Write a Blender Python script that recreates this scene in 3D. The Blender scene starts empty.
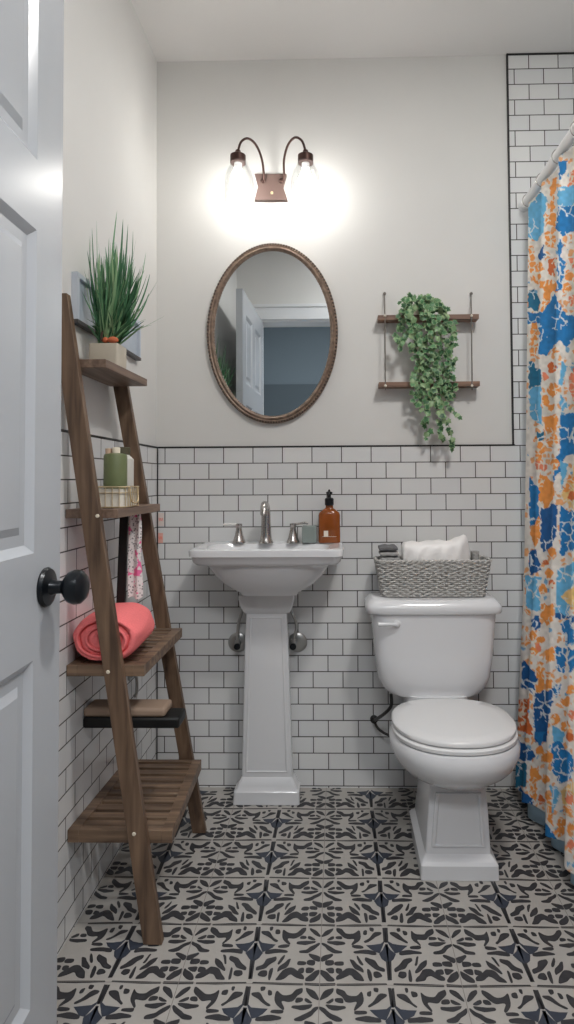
import bpy, bmesh, math, random
from mathutils import Vector, Matrix, Euler
import numpy as np
random.seed(7)
S = bpy.context.scene
COL = S.collection
PI = math.pi

# ------------------------------------------------------------------ camera
F = 630.0
CX, CY = 323.0, 460.0            # principal point of the photograph
CAM = Vector((0, -2.25, 1.079))
yaw, pitch, roll = 0.0214, 0.0315, 0.006
fwd = Vector((-math.sin(yaw) * math.cos(pitch), math.cos(yaw) * math.cos(pitch), math.sin(pitch)))
rt = fwd.cross(Vector((0, 0, 1))).normalized()
up = rt.cross(fwd)
R_ = rt * math.cos(roll) - up * math.sin(roll)
U_ = up * math.cos(roll) + rt * math.sin(roll)
cam = bpy.data.cameras.new('camera'); co = bpy.data.objects.new('camera', cam); COL.objects.link(co)
M = Matrix.Identity(4)
for i in range(3):
    M[i][0] = R_[i]; M[i][1] = U_[i]; M[i][2] = -fwd[i]; M[i][3] = CAM[i]
co.matrix_world = M
cam.sensor_fit = 'AUTO'; cam.sensor_width = 36; cam.lens = F / 1024 * 36
cam.shift_x = (287 - CX) / 1024; cam.shift_y = -(512 - CY) / 1024
cam.clip_start = 0.02
S.camera = co

def ray(px, py):
    return fwd + R_ * ((px - CX) / F) - U_ * ((py - CY) / F)
def UY(px, py, y):                # measured point -> world, on the plane Y = y
    d = ray(px, py); t = (y - CAM.y) / d.y
    return CAM + d * t
def UX(px, py, x):
    d = ray(px, py); t = (x - CAM.x) / d.x
    return CAM + d * t
def UZ(px, py, z):
    d = ray(px, py); t = (z - CAM.z) / d.z
    return CAM + d * t

# ------------------------------------------------------------------ materials
def rgb(h):
    if isinstance(h, str):
        c = [int(h[i:i + 2], 16) / 255 for i in (0, 2, 4)]
        return tuple((x / 12.92 if x <= .04045 else ((x + .055) / 1.055) ** 2.4) for x in c) + (1,)
    return tuple(h) + (1,)
class NT:
    def __init__(s, name):
        s.m = bpy.data.materials.new(name); s.m.use_nodes = True
        s.t = s.m.node_tree; s.n = s.t.nodes; s.l = s.t.links
        s.b = s.n['Principled BSDF']
    def add(s, typ, **kw):
        n = s.n.new(typ)
        for k, v in kw.items():
            if k.startswith('i_'):
                n.inputs[k[2:].replace('_', ' ')].default_value = v
            else: setattr(n, k, v)
        return n
    def link(s, a, b): s.l.new(a, b)
    def bump(s, h, strength=.3, dist=.002):
        b = s.add('ShaderNodeBump'); b.inputs['Strength'].default_value = strength; b.inputs['Distance'].default_value = dist
        s.link(h, b.inputs['Height']); s.link(b.outputs[0], s.b.inputs['Normal'])
def mat(name, col, rough=.5, metal=0, spec=.5, noise=0, nscale=40, coat=0, bump=0, emit=None):
    t = NT(name); b = t.b
    b.inputs['Base Color'].default_value = rgb(col); b.inputs['Roughness'].default_value = rough
    b.inputs['Metallic'].default_value = metal; b.inputs['Specular IOR Level'].default_value = spec
    b.inputs['Coat Weight'].default_value = coat
    if noise or bump:
        tc = t.add('ShaderNodeTexCoord'); n = t.add('ShaderNodeTexNoise'); n.inputs['Scale'].default_value = nscale
        n.inputs['Detail'].default_value = 4
        t.link(tc.outputs['Object'], n.inputs['Vector'])
        if noise:
            c = rgb(col); r = t.add('ShaderNodeValToRGB')
            r.color_ramp.elements[0].color = tuple(x * (1 - noise) for x in c[:3]) + (1,)
            r.color_ramp.elements[1].color = tuple(min(1, x * (1 + noise)) for x in c[:3]) + (1,)
            r.color_ramp.elements[0].position = .3; r.color_ramp.elements[1].position = .7
            t.link(n.outputs['Fac'], r.inputs[0]); t.link(r.outputs[0], b.inputs['Base Color'])
        if bump: t.bump(n.outputs['Fac'], bump)
    if emit:
        b.inputs['Emission Color'].default_value = rgb(col); b.inputs['Emission Strength'].default_value = emit
    return t.m
def wood(name, c0, c1, axis, rough=.5, dense=1):
    t = NT(name); tc = t.add('ShaderNodeTexCoord'); mp = t.add('ShaderNodeMapping')
    sc = [55 * dense] * 3; sc['XYZ'.index(axis)] = 3.5
    mp.inputs['Scale'].default_value = sc
    n = t.add('ShaderNodeTexNoise'); n.inputs['Scale'].default_value = 1; n.inputs['Detail'].default_value = 6; n.inputs['Distortion'].default_value = .6
    r = t.add('ShaderNodeValToRGB'); r.color_ramp.elements[0].color = rgb(c0); r.color_ramp.elements[1].color = rgb(c1)
    r.color_ramp.elements[0].position = .3; r.color_ramp.elements[1].position = .7
    t.link(tc.outputs['Object'], mp.inputs[0]); t.link(mp.outputs[0], n.inputs['Vector'])
    t.link(n.outputs['Fac'], r.inputs[0]); t.link(r.outputs[0], t.b.inputs['Base Color'])
    t.b.inputs['Roughness'].default_value = rough
    t.bump(n.outputs['Fac'], .25, .001)
    return t.m
TW, TH = .1054, .0567
def tile_mat(name, axis, off):
    t = NT(name); tc = t.add('ShaderNodeTexCoord'); sp = t.add('ShaderNodeSeparateXYZ'); cb = t.add('ShaderNodeCombineXYZ')
    t.link(tc.outputs['Object'], sp.inputs[0])
    a = t.add('ShaderNodeMath', operation='ADD'); a.inputs[1].default_value = off + 1000 * 2 * TW / 20
    z = t.add('ShaderNodeMath', operation='ADD'); z.inputs[1].default_value = -.006 + 20 * TH
    t.link(sp.outputs[axis], a.inputs[0]); t.link(sp.outputs['Z'], z.inputs[0])
    t.link(a.outputs[0], cb.inputs[0]); t.link(z.outputs[0], cb.inputs[1])
    br = t.add('ShaderNodeTexBrick', offset=.5, offset_frequency=2, squash=1, squash_frequency=2)
    i = br.inputs
    i['Color1'].default_value = rgb('dfe0e1'); i['Color2'].default_value = rgb('e6e6e5'); i['Mortar'].default_value = rgb('45403e')
    i['Scale'].default_value = 1; i['Mortar Size'].default_value = .0017; i['Mortar Smooth'].default_value = .1
    i['Bias'].default_value = 0; i['Brick Width'].default_value = TW; i['Row Height'].default_value = TH
    t.link(cb.outputs[0], i['Vector']); t.link(br.outputs['Color'], t.b.inputs['Base Color'])
    mr = t.add('ShaderNodeMapRange'); mr.inputs['To Min'].default_value = .16; mr.inputs['To Max'].default_value = .8
    t.link(br.outputs['Fac'], mr.inputs['Value']); t.link(mr.outputs[0], t.b.inputs['Roughness'])
    inv = t.add('ShaderNodeMath', operation='SUBTRACT'); inv.inputs[0].default_value = 1; t.link(br.outputs['Fac'], inv.inputs[1])
    t.bump(inv.outputs[0], .5, .001)
    return t.m

m_paint = mat('wall paint', 'dfdedb', .75, noise=.012, nscale=6, bump=.02)
m_ceil = mat('ceiling paint', 'e8e6e4', .85)
m_tileX = tile_mat('subway tile back', 'X', .509 + .0527)
m_tileY = tile_mat('subway tile side', 'Y', .704)
m_black = mat('black metal trim', '1c1b1c', .4)
m_por = mat('porcelain', 'e4e5e7', .12, spec=.5, coat=.3)
m_seat = mat('toilet seat plastic', 'e2e2e2', .25)
m_chrome = mat('brushed nickel', 'c2beba', .22, 1)
m_chr2 = mat('chrome', 'b4b4b2', .3, .85)
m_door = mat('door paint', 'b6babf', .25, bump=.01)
m_trim = mat('white trim paint', 'e4e6e8', .35)
m_knob = mat('matte black knob', '14181d', .28, .3)
m_bronze = mat('bronze', '503c37', .38, .75)
m_bronzeB = mat('bronze plate', '6a5650', .55, .2)
m_mirror = mat('mirror glass', 'e2e6e8', .0, 1)
m_wz = wood('walnut rail', '4c3a2e', '836a55', 'Z')
m_wx = wood('walnut slats', '4a392e', '8d745e', 'X')
m_wy = wood('walnut shelf', '5a463a', '8f7766', 'Y')
m_board = wood('brown board', '6a4f41', '9c7c68', 'X')
m_rope = mat('grey rope', '76706a', .9, noise=.2, nscale=300)
m_coral = mat('coral terry towel', 'fb7f80', .95, noise=.07, nscale=220, bump=.8)
m_pot = mat('cream pot', 'cfc6b5', .6, noise=.03)
m_soil = mat('soil', '4a3a30', .95, noise=.3, nscale=200)
m_amber = mat('amber plastic', 'a0551f', .12, spec=.6, noise=.12, nscale=25); m_amber.node_tree.nodes['Principled BSDF'].inputs['Transmission Weight'].default_value = .25
m_pump = mat('black pump', '0d1014', .3)
m_label = mat('paper label', 'e8dfd0', .6)
m_orange = mat('orange clay', 'd9744c', .6)
m_basket = mat('grey woven seagrass', 'bdbbb7', .8, noise=.28, nscale=130)
m_basket2 = mat('grey basket stakes', 'a9a7a3', .85, noise=.2, nscale=130)
m_greyc = mat('grey cloth', '6d6d6f', .95, noise=.12, nscale=200, bump=.4)
m_greyl = mat('light grey cloth', 'a5a5a4', .95, noise=.12, nscale=200, bump=.4)
m_white = mat('white plastic film', 'f2f0ee', .35)
m_green = mat('sage green bottle', '6d7650', .5, noise=.04)
m_olive = mat('dark olive', '55503c', .6)
m_cream = mat('cream', 'e2d8c4', .6)
m_wire = mat('brass wire', 'c4b08c', .45, .4)
m_tan = mat('tan padding', '97816f', .7)
m_blk = mat('black', '070707', .5)

# glass: clear thin-walled shade
def glass_mat():
    t = NT('clear glass shade'); n = t.n; n.remove(t.b)
    out = n['Material Output']
    tr = t.add('ShaderNodeBsdfTransparent'); tr.inputs[0].default_value = (.97, .975, .975, 1)
    gl = t.add('ShaderNodeBsdfGlossy'); gl.inputs['Roughness'].default_value = .04
    fr = t.add('ShaderNodeLayerWeight'); fr.inputs['Blend'].default_value = .3
    pw_ = t.add('ShaderNodeMath', operation='MULTIPLY_ADD'); pw_.inputs[1].default_value = .32; pw_.inputs[2].default_value = .03; t.link(fr.outputs['Facing'], pw_.inputs[0])
    mx = t.add('ShaderNodeMixShader'); t.link(pw_.outputs[0], mx.inputs[0]); t.link(tr.outputs[0], mx.inputs[1]); t.link(gl.outputs[0], mx.inputs[2])
    t.link(mx.outputs[0], out.inputs[0]); return t.m
m_glass = glass_mat()
m_bulb = mat('lit bulb', (1, .965, .92), .3, emit=33)

# ------------------------------------------------------------------ mesh helpers
def box(bm, a, b, mi=0):
    a, b = Vector(a), Vector(b)
    r = bmesh.ops.create_cube(bm, size=1)
    c = (a + b) / 2; d = b - a
    for v in r['verts']:
        v.co = Vector((v.co.x * abs(d.x), v.co.y * abs(d.y), v.co.z * abs(d.z))) + c
    for f in {f for v in r['verts'] for f in v.link_faces}: f.material_index = mi
    return r['verts']
def hexa(bm, P, mi=0):            # 8 points: bottom 4 ccw, top 4 ccw
    v = [bm.verts.new(p) for p in P]
    for q in ((3, 2, 1, 0), (4, 5, 6, 7), (0, 1, 5, 4), (1, 2, 6, 5), (2, 3, 7, 6), (3, 0, 4, 7)):
        f = bm.faces.new([v[i] for i in q]); f.material_index = mi
    return v
def loft(bm, rings, cap0=True, cap1=True, closed=True, mi=0):
    vs = [[bm.verts.new(p) for p in r] for r in rings]
    n = len(rings[0])
    for a, b in zip(vs, vs[1:]):
        for i in range(n if closed else n - 1):
            j = (i + 1) % n
            f = bm.faces.new((a[i], a[j], b[j], b[i])); f.material_index = mi
    if cap0: bm.faces.new(vs[0][::-1]).material_index = mi
    if cap1: bm.faces.new(vs[-1]).material_index = mi
    return vs
def tube(bm, pts, r, n=10, cap=True, closed=False):
    pts = [Vector(p) for p in pts]; m = len(pts); rings = []
    rr = r if isinstance(r, (list, tuple)) else [r] * m
    ref = None
    for i, p in enumerate(pts):
        if closed: t = pts[(i + 1) % m] - pts[i - 1]
        else: t = pts[min(i + 1, m - 1)] - pts[max(i - 1, 0)]
        t.normalize()
        if ref is None:
            ref = t.orthogonal().normalized()
        u = (ref - t * ref.dot(t)).normalized(); ref = u; w = t.cross(u)
        rings.append([p + (u * math.cos(2 * PI * k / n) + w * math.sin(2 * PI * k / n)) * rr[i] for k in range(n)])
    if closed:
        rings.append(rings[0]); loft(bm, rings, False, False)
        bmesh.ops.remove_doubles(bm, verts=bm.verts, dist=1e-6)
    else: loft(bm, rings, cap, cap)
def lathe(bm, prof, c=(0, 0, 0), n=32, cap=True, axis='Z', sx=1, sy=1):
    rings = []
    for r, h in prof:
        ring = []
        for k in range(n):
            a = 2 * PI * k / n; x, y = r * math.cos(a) * sx, r * math.sin(a) * sy
            if axis == 'Z': p = (x, y, h)
            elif axis == 'Y': p = (x, -h, y)      # h grows towards the viewer
            else: p = (h, x, y)
            ring.append(Vector(c) + Vector(p))
        rings.append(ring)
    loft(bm, rings, cap, cap)
def srect(cx, cy, hx, hy, z, p=4, n=48):
    out = []
    for k in range(n):
        a = 2 * PI * k / n; c, s = math.cos(a), math.sin(a)
        out.append(Vector((cx + hx * math.copysign(abs(c) ** (2 / p), c), cy + hy * math.copysign(abs(s) ** (2 / p), s), z)))
    return out
def smooth_path(pts, k=6):
    pts = [Vector(p) for p in pts]; out = []
    P = [pts[0]] + pts + [pts[-1]]
    for i in range(1, len(P) - 2):
        for j in range(k):
            t = j / k; a, b, c, d = P[i - 1], P[i], P[i + 1], P[i + 2]
            out.append(.5 * ((2 * b) + (c - a) * t + (2 * a - 5 * b + 4 * c - d) * t * t + (3 * b - a - 3 * c + d) * t ** 3))
    out.append(pts[-1]); return out
def obj(name, bm, mats, parent=None, ang=35, bevel=0, local=False, fix=True, sub=0):
    if fix: bmesh.ops.recalc_face_normals(bm, faces=bm.faces)
    me = bpy.data.meshes.new(name)
    if parent is not None and not local:
        chain = Matrix.Identity(4); q = parent
        while q is not None: chain = q.matrix_basis @ chain; q = q.parent
        bmesh.ops.transform(bm, matrix=chain.inverted(), verts=bm.verts)
    for f in bm.faces: f.smooth = True
    for e in bm.edges:
        if len(e.link_faces) == 2 and e.calc_face_angle(0) > math.radians(ang): e.smooth = False
    bm.to_mesh(me); bm.free()
    for m in (mats if isinstance(mats, (list, tuple)) else [mats]): me.materials.append(m)
    o = bpy.data.objects.new(name, me); COL.objects.link(o)
    if parent is not None: o.parent = parent
    if bevel:
        b = o.modifiers.new('bevel', 'BEVEL'); b.width = bevel; b.segments = 3; b.limit_method = 'ANGLE'; b.angle_limit = math.radians(40)
        b.harden_normals = False
    if sub:
        s = o.modifiers.new('sub', 'SUBSURF'); s.levels = sub; s.render_levels = sub
    return o
def B(): return bmesh.new()
def thing(name, label, cat, loc=(0, 0, 0), rz=0, group=None):
    o = bpy.data.objects.new(name, None); COL.objects.link(o); o.location = loc; o.rotation_euler = (0, 0, rz)
    o.empty_display_size = .05
    o['label'] = label; o['category'] = cat
    if group: o['group'] = group
    bpy.context.view_layer.update()
    return o
def tag(o, label, cat, group=None):
    o['label'] = label; o['category'] = cat
    if group: o['group'] = group
    return o
def struct(name, bm, m, label=None, parent=None, **k):
    o = obj(name, bm, m, parent, **k); o['kind'] = 'structure'
    if label: o['label'] = label
    return o

# ------------------------------------------------------------------ room shell
XL, XR = UY(156.2, 420, 0).x, 1.42
YF = -1.87                        # inner face of the wall with the doorway
ZC = UY(155, 62, 0).z
ZT = UY(157, 447.5, 0).z          # top of tiled wainscot
XT = UY(511, 300, 0).x            # left edge of the full height tile
th = .006
bm = B()
box(bm, (XL - .12, 0.0, -.1), (XR + .12, .12, ZC + .1), 0)
struct('wall_back', bm, [m_paint])
bm = B()
# tiled field as an L: wainscot and full height shower part
box(bm, (XL, -th, 0), (XR, 0.001, ZT), 0)
box(bm, (XT, -th, ZT), (XR, 0.001, ZC), 0)
struct('trim_1', bm, [m_tileX], 'white running-bond wall tile with dark grout on the back wall')
bm = B()
e = .0045
box(bm, (XL, -th - .002, ZT - e / 2), (XT + e, 0, ZT + e / 2))
box(bm, (XT - e, -th - .002, ZT), (XT + e * .3, 0, ZC))
box(bm, (XT - e, -th - .002, ZC - e * 1.6), (XR, 0, ZC - .0005))
struct('trim_2', bm, m_black, 'thin black metal edge strip around the tile on the back wall')
bm = B(); box(bm, (XL - .12, YF - .12, -.1), (XL, .12, ZC + .1)); struct('wall_left', bm, m_paint)
bm = B(); box(bm, (XL - .001, YF, 0), (XL + th, 0, ZT)); struct('trim_3', bm, m_tileY, 'white wall tile with dark grout on the left wall')
bm = B(); box(bm, (XL - .001, YF, ZT - e / 2), (XL + th + .002, 0, ZT + e / 2)); struct('trim_4', bm, m_black, 'thin black edge strip capping the tile on the left wall')
bm = B(); box(bm, (XL + th - .001, -th - .0035, 0), (XL + th + .0035, -th + .001, ZT)); struct('trim_5', bm, m_black, 'dark grout line in the left back corner')
bm = B(); box(bm, (XR, YF - .12, -.1), (XR + .12, .12, ZC + .1)); struct('wall_right', bm, m_tileY)
bm = B(); box(bm, (XL - .12, YF - .12, ZC), (XR + .12, .12, ZC + .1)); struct('ceiling', bm, m_ceil)
# wall with the doorway (behind the camera's view, seen in the mirror)
DX0, DX1, DZ = -.50, .34, 2.13
bm = B()
box(bm, (XL - .12, YF - .12, 0), (DX0, YF, ZC)); box(bm, (DX1, YF - .12, 0), (XR + .12, YF, ZC)); box(bm, (DX0, YF - .12, DZ), (DX1, YF, ZC))
struct('wall_front', bm, m_paint)
bm = B()
for x0, x1 in ((DX0 - .07, DX0), (DX1, DX1 + .07)): box(bm, (x0, YF - .001, 0), (x1, YF + .014, DZ + .07))
box(bm, (DX0 - .09, YF - .001, DZ), (DX1 + .09, YF + .018, DZ + .08))
box(bm, (DX0 - .1, YF - .001, DZ + .08), (DX1 + .1, YF + .026, DZ + .1))
for x0, x1 in ((DX0 - .001, DX0 + .012), (DX1 - .012, DX1 + .001)): box(bm, (x0, YF - .12, 0), (x1, YF, DZ))
box(bm, (DX0, YF - .12, DZ - .012), (DX1, YF, DZ + .001))
struct('trim_6', bm, m_trim, 'white casing round the doorway', bevel=.002)
# room beyond the doorway
m_blue = mat('blue grey paint', '525c62', .8)
m_dblue = mat('slate lower wall', '394247', .8)
HX0, HX1, HY0, HY1, HZ = -1.5, 1.9, -4.6, YF - .12, 2.75
bm = B(); box(bm, (HX0, HY0 - .1, 0), (HX1, HY0, HZ)); struct('wall_hall_far', bm, m_blue)
bm = B(); box(bm, (HX0 - .1, HY0 - .1, 0), (HX0, HY1, HZ)); struct('wall_hall_left', bm, m_blue)
bm = B(); box(bm, (HX1, HY0 - .1, 0), (HX1 + .1, HY1, HZ)); struct('wall_hall_right', bm, m_blue)
bm = B(); box(bm, (HX0, HY0, 0), (HX1, HY0 + .02, 2.12)); struct('trim_7', bm, m_dblue, 'dark slate lower panelling of the room beyond the doorway')
bm = B(); box(bm, (HX0, HY0, HZ), (HX1, HY1, HZ + .1)); struct('ceiling_hall', bm, m_ceil)
bm = B(); box(bm, (HX0, HY0, -.1), (HX1, HY1, 0)); struct('floor_hall', bm, mat('hall floorboards', '8d8377', .5, noise=.1))
bm = B()                       # wall faces on the hall side that close the gap beside the bathroom
box(bm, (HX0, HY1, 0), (XL - .12, HY1 + .1, HZ)); box(bm, (XR + .12, HY1, 0), (HX1, HY1 + .1, HZ)); box(bm, (XL - .12, HY1, ZC + .1), (XR + .12, HY1 + .1, HZ))
struct('wall_hall_near', bm, m_blue)

# ------------------------------------------------------------------ patterned floor
FU, FV = .3035, .1795
FX0, FY0 = UZ(320.5, 960, 0).x, UZ(322, 809.2, 0).y      # grout corner of the tile grid
FY0 = FY0 + FV
polys = [
 [(123,112),(195,111),(195,122),(123,122)], [(205,114),(300,111),(440,110),(446,118),(300,122),(205,122)],
 [(128,168),(150,142),(188,130),(185,146),(150,168),(130,176)], [(150,187),(190,168),(192,182),(166,190)],
 [(200,170),(232,170),(238,186),(200,183)], [(150,192),(205,196),(246,196),(250,208),(200,213),(160,204)],
 [(128,200),(150,207),(190,230),(234,240),(232,250),(190,250),(150,226),(128,212)],
 [(125,265),(150,258),(182,250),(186,262),(140,288),(125,284)], [(200,285),(243,285),(247,303),(200,302)],
 [(150,282),(195,280),(195,299),(150,302)], [(145,315),(195,312),(195,335),(170,334)], [(205,314),(240,318),(238,334),(205,334)],
 [(128,318),(150,328),(195,354),(195,368),(165,366),(128,345)],
 [(205,345),(240,328),(265,312),(300,315),(345,350),(356,368),(310,362),(280,340),(235,360),(205,362)],
 [(275,275),(300,283),(345,318),(347,332),(310,318),(285,298)], [(310,262),(322,262),(347,298),(335,301)],
 [(295,238),(350,232),(410,238),(414,256),(350,250),(297,249)],
 [(205,130),(235,138),(262,162),(300,158),(325,138),(330,185),(290,214),(284,206),(304,180),(255,184),(230,166),(205,150)],
 [(290,212),(345,214),(350,226),(292,226)], [(345,145),(367,140),(366,162),(345,160)],
 [(350,195),(378,180),(400,150),(440,150),(438,162),(402,178),(362,202)],
 [(446,128),(459,128),(472,200),(453,198)], [(360,211),(400,209),(436,205),(456,192),(458,200),(432,247),(408,241),(380,228)],
 [(428,250),(450,230),(466,206),(477,206),(478,292),(446,274)], [(463,280),(479,284),(489,362),(475,362)],
 [(355,264),(400,276),(420,298),(456,313),(455,330),(405,314),(385,300),(352,280)],
 [(368,315),(384,320),(392,362),(376,366)], [(398,326),(430,328),(446,345),(415,352),(398,346)],
 [(380,128),(398,130),(396,146),(382,142)],
]
m_fl = mat('cement tile ground', 'ada9a3', .45, noise=.05, nscale=14)
m_fd = mat('cement tile charcoal', '353538', .48, noise=.18, nscale=60)
m_fb = mat('cement tile slate diamond', '363c48', .48, noise=.12, nscale=60)
m_fg = mat('cement tile grout', '8a8580', .8)
bm = B()
box(bm, (XL - .12, YF - .12, -.1), (XR + .12, .12, 0), 0)
def chaikin(P, n=2):
    for _ in range(n):
        Q = []
        for a, b in zip(P, P[1:] + P[:1]): Q += [(a[0] * .8 + b[0] * .2, a[1] * .8 + b[1] * .2), (a[0] * .2 + b[0] * .8, a[1] * .2 + b[1] * .8)]
        P = Q
    return P
def grow(P, d):
    cx = sum(p[0] for p in P) / len(P); cy = sum(p[1] for p in P) / len(P); out = []
    for x, y in P:
        L = math.hypot(x - cx, y - cy) or 1; out.append((x + (x - cx) / L * d, y + (y - cy) / L * d))
    return out
def fpoly(pts, mi, z=.0003):
    f = bm.faces.new([bm.verts.new((x, y, z)) for x, y in pts]); f.material_index = mi
    f.normal_update()
    if f.normal.z < 0: f.normal_flip()
for i in range(-3, 6):
    for j in range(0, 11):
        for s in (1, -1):
            for k, P in enumerate(polys):
                pts = []
                for px, py in (P if k in (0, 1, 21, 22, 23, 24) else grow(chaikin(P), 1.8)):
                    v = (py - 117) / 263; u = (px - 123) / (335 + 30 * v)
                    # a little of the hand-printed wobble
                    w = .0012
                    jx = math.sin(37 * u + 11 * v + i * 3 + j * 5 + s) * w; jy = math.cos(29 * v + 17 * u + i * 7 + j * 3) * w * .7
                    x = FX0 + i * FU + s * u * FU / 2 + jx; y = FY0 - j * FV - v * FV + jy
                    pts.append((x, y))
                xs = [p[0] for p in pts]; ys = [p[1] for p in pts]
                if min(xs) < XL or max(xs) > .75 or max(ys) > -.0 or min(ys) < YF: continue
                fpoly(pts, 2 if k in (22, 23) else 1, .0003 + .00001 * k)
    x = FX0 + i * FU
    if XL < x < .75: fpoly([(x - .0008, YF), (x + .0008, YF), (x + .0008, 0), (x - .0008, 0)], 3, .0007)
for j in range(0, 11):
    y = FY0 - j * FV
    if YF < y < 0: fpoly([(XL, y - .0006), (.75, y - .0006), (.75, y + .0006), (XL, y + .0006)], 3, .0007)
struct('floor', bm, [m_fl, m_fd, m_fb, m_fg], fix=False)

# ------------------------------------------------------------------ door leaf
dw, dh, dt = .74, 2.1, .036
H = Vector((-.475, YF + .01, .012)); E = UY(60, 560, -1.12); ang = math.atan2(E.x - H.x, E.y - H.y)
dl = (Vector((E.x, E.y)) - Vector((H.x, H.y))).length
dw = dl
droot = bpy.data.objects.new('door_1', None); COL.objects.link(droot); droot.location = H; droot.rotation_euler = (0, 0, -ang)
droot['kind'] = 'structure'; droot['label'] = 'white six panel door swung open into the bathroom'
bpy.context.view_layer.update()
# local frame: leaf runs along +Y from hinge, face looks to +X (x=0), thickness towards -X
bm = B()
rows = [(.222, .776), (.95, 1.485), (1.603, 1.985)]
cols = [(.105, dw / 2 - .05), (dw / 2 + .05, dw - .105)]
def panel_face(x, sgn):
    ys = sorted({0, dw, *[v for c in cols for v in c]}); zs = sorted({0, dh, *[v for c in rows for v in c]})
    for a, b in zip(ys, ys[1:]):
        for c, d in zip(zs, zs[1:]):
            if (a, b) in [tuple(q) for q in cols] and (c, d) in [tuple(q) for q in rows]:
                lv = [(0, 0), (.006, -.004), (.014, -.010), (.032, -.010), (.045, -.004), (.06, -.003)]
                rings = [[(x + sgn * dpt, a + o, c + o), (x + sgn * dpt, b - o, c + o), (x + sgn * dpt, b - o, d - o), (x + sgn * dpt, a + o, d - o)] for o, dpt in lv]
                loft(bm, rings, False, True)
            else:
                bm.faces.new([bm.verts.new(p) for p in ((x, a, c), (x, b, c), (x, b, d), (x, a, d))])
panel_face(0, 1); panel_face(-dt, -1)
for q in (((0, 0, 0), (0, dw, 0), (-dt, dw, 0), (-dt, 0, 0)), ((0, 0, dh), (0, dw, dh), (-dt, dw, dh), (-dt, 0, dh)),
          ((0, 0, 0), (0, 0, dh), (-dt, 0, dh), (-dt, 0, 0)), ((0, dw, 0), (0, dw, dh), (-dt, dw, dh), (-dt, dw, 0))):
    bm.faces.new([bm.verts.new(p) for p in q])
bmesh.ops.remove_doubles(bm, verts=bm.verts, dist=1e-5)
struct('door_leaf', bm, m_door, parent=droot, local=True, ang=20)
zk = UY(52, 587, E.y - .06).z - .012
kb = thing('door_knob', 'x', 'x'); 
for k_ in ('label', 'category'): del kb[k_]
kb.parent = droot; kb.location = (0, dw - .062, zk); kb['label'] = 'matte black round door knob'
bm = B(); lathe(bm, [(.033, 0), (.034, .003), (.031, .008), (.014, .011), (.011, .02), (.011, .03), (.017, .034), (.026, .041), (.0295, .051), (.028, .061), (.02, .069), (.008, .072)], axis='X', n=40)
obj('knob', bm, m_knob, kb, local=True)
bm = B(); lathe(bm, [(.031, 0), (.031, -.006), (.011, -.01), (.011, -.03), (.026, -.041), (.028, -.058), (.008, -.066)], (-dt, 0, 0), axis='X', n=40)
obj('knob', bm, m_knob, kb, local=True)

# ------------------------------------------------------------------ vanity light
yv = -.012
cv = UY(271, 188, yv)
vl = thing('vanity_light', 'bronze two-arm wall light with clear glass shades above the oval mirror', 'wall light', (cv.x, 0, cv.z))
bm = B()
q = [UY(*p, -.002) for p in ((255, 176), (287, 176), (283.5, 189), (288, 202), (255, 202), (258.5, 189))]
loft(bm, [[Vector((p.x, y, p.z)) for p in q] for y in (-.0, -.02)])
obj('backplate', bm, m_bronzeB, vl, bevel=.0015)
bm = B(); c = UY(272, 193, -.02); lathe(bm, [(.005, 0), (.005, .004), (.002, .006)], c, 16, axis='Y'); obj('finial', bm, m_wire, vl)
YS = -.13
lamps = []
for s in (-1, 1):
    a0 = UY(263 if s < 0 else 281.5, 181, -.02)
    px = [(264, 178), (262, 160), (256, 145), (248, 138.5), (241, 142), (238, 152)] if s < 0 else [(284, 178), (284, 160), (288, 145), (295, 137.5), (302, 141), (305.5, 151)]
    ys = [-.028, -.05, -.075, -.1, -.12, -.13]
    pts = smooth_path([a0] + [UY(*p, y) for p, y in zip(px, ys)])
    bm = B(); tube(bm, pts, .0042, 12); obj('arm', bm, m_bronze, vl)
    bm = B(); lathe(bm, [(.009, 0), (.009, .005), (.005, .008)], a0 + Vector((0, .0, 0)), 20, axis='Y'); obj('arm_collar', bm, m_bronze, vl)
    tp = UY(238 if s < 0 else 305.5, 151, YS); x, z0 = tp.x, tp.z
    bm = B(); lathe(bm, [(.004, z0 + .004), (.0085, z0 + .002), (.010, z0 - .006), (.019, z0 - .012), (.0265, z0 - .016), (.0265, z0 - .043), (.0, z0 - .043)], (x, YS, 0), 32)
    obj('socket', bm, m_bronze, vl)
    zt = z0 - .040
    prof = [(.029, 0), (.030, -.008), (.033, -.016), (.043, -.032), (.050, -.055), (.053, -.085), (.054, -.12), (.0535, -.15)]
    full = prof + [(r - .003, h) for r, h in prof[::-1]] 
    sx = x + (.004 if s < 0 else -.0)
    bm = B(); lathe(bm, [(r, zt + h) for r, h in full], (sx, YS, 0), 48, cap=False); sh = obj('glass_shade', bm, m_glass, vl)
    bm = B(); lathe(bm, [(.013, zt), (.013, zt - .022), (.0, zt - .022)], (x, YS, 0), 24); obj('bulb_base', bm, m_trim, vl)
    bm = B(); lathe(bm, [(.0, zt - .02), (.011, zt - .022), (.014, zt - .035), (.024, zt - .055), (.029, zt - .075), (.027, zt - .093), (.016, zt - .106), (.0, zt - .109)], (x, YS, 0), 24, cap=False)
    obj('bulb', bm, m_bulb, vl)

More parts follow.
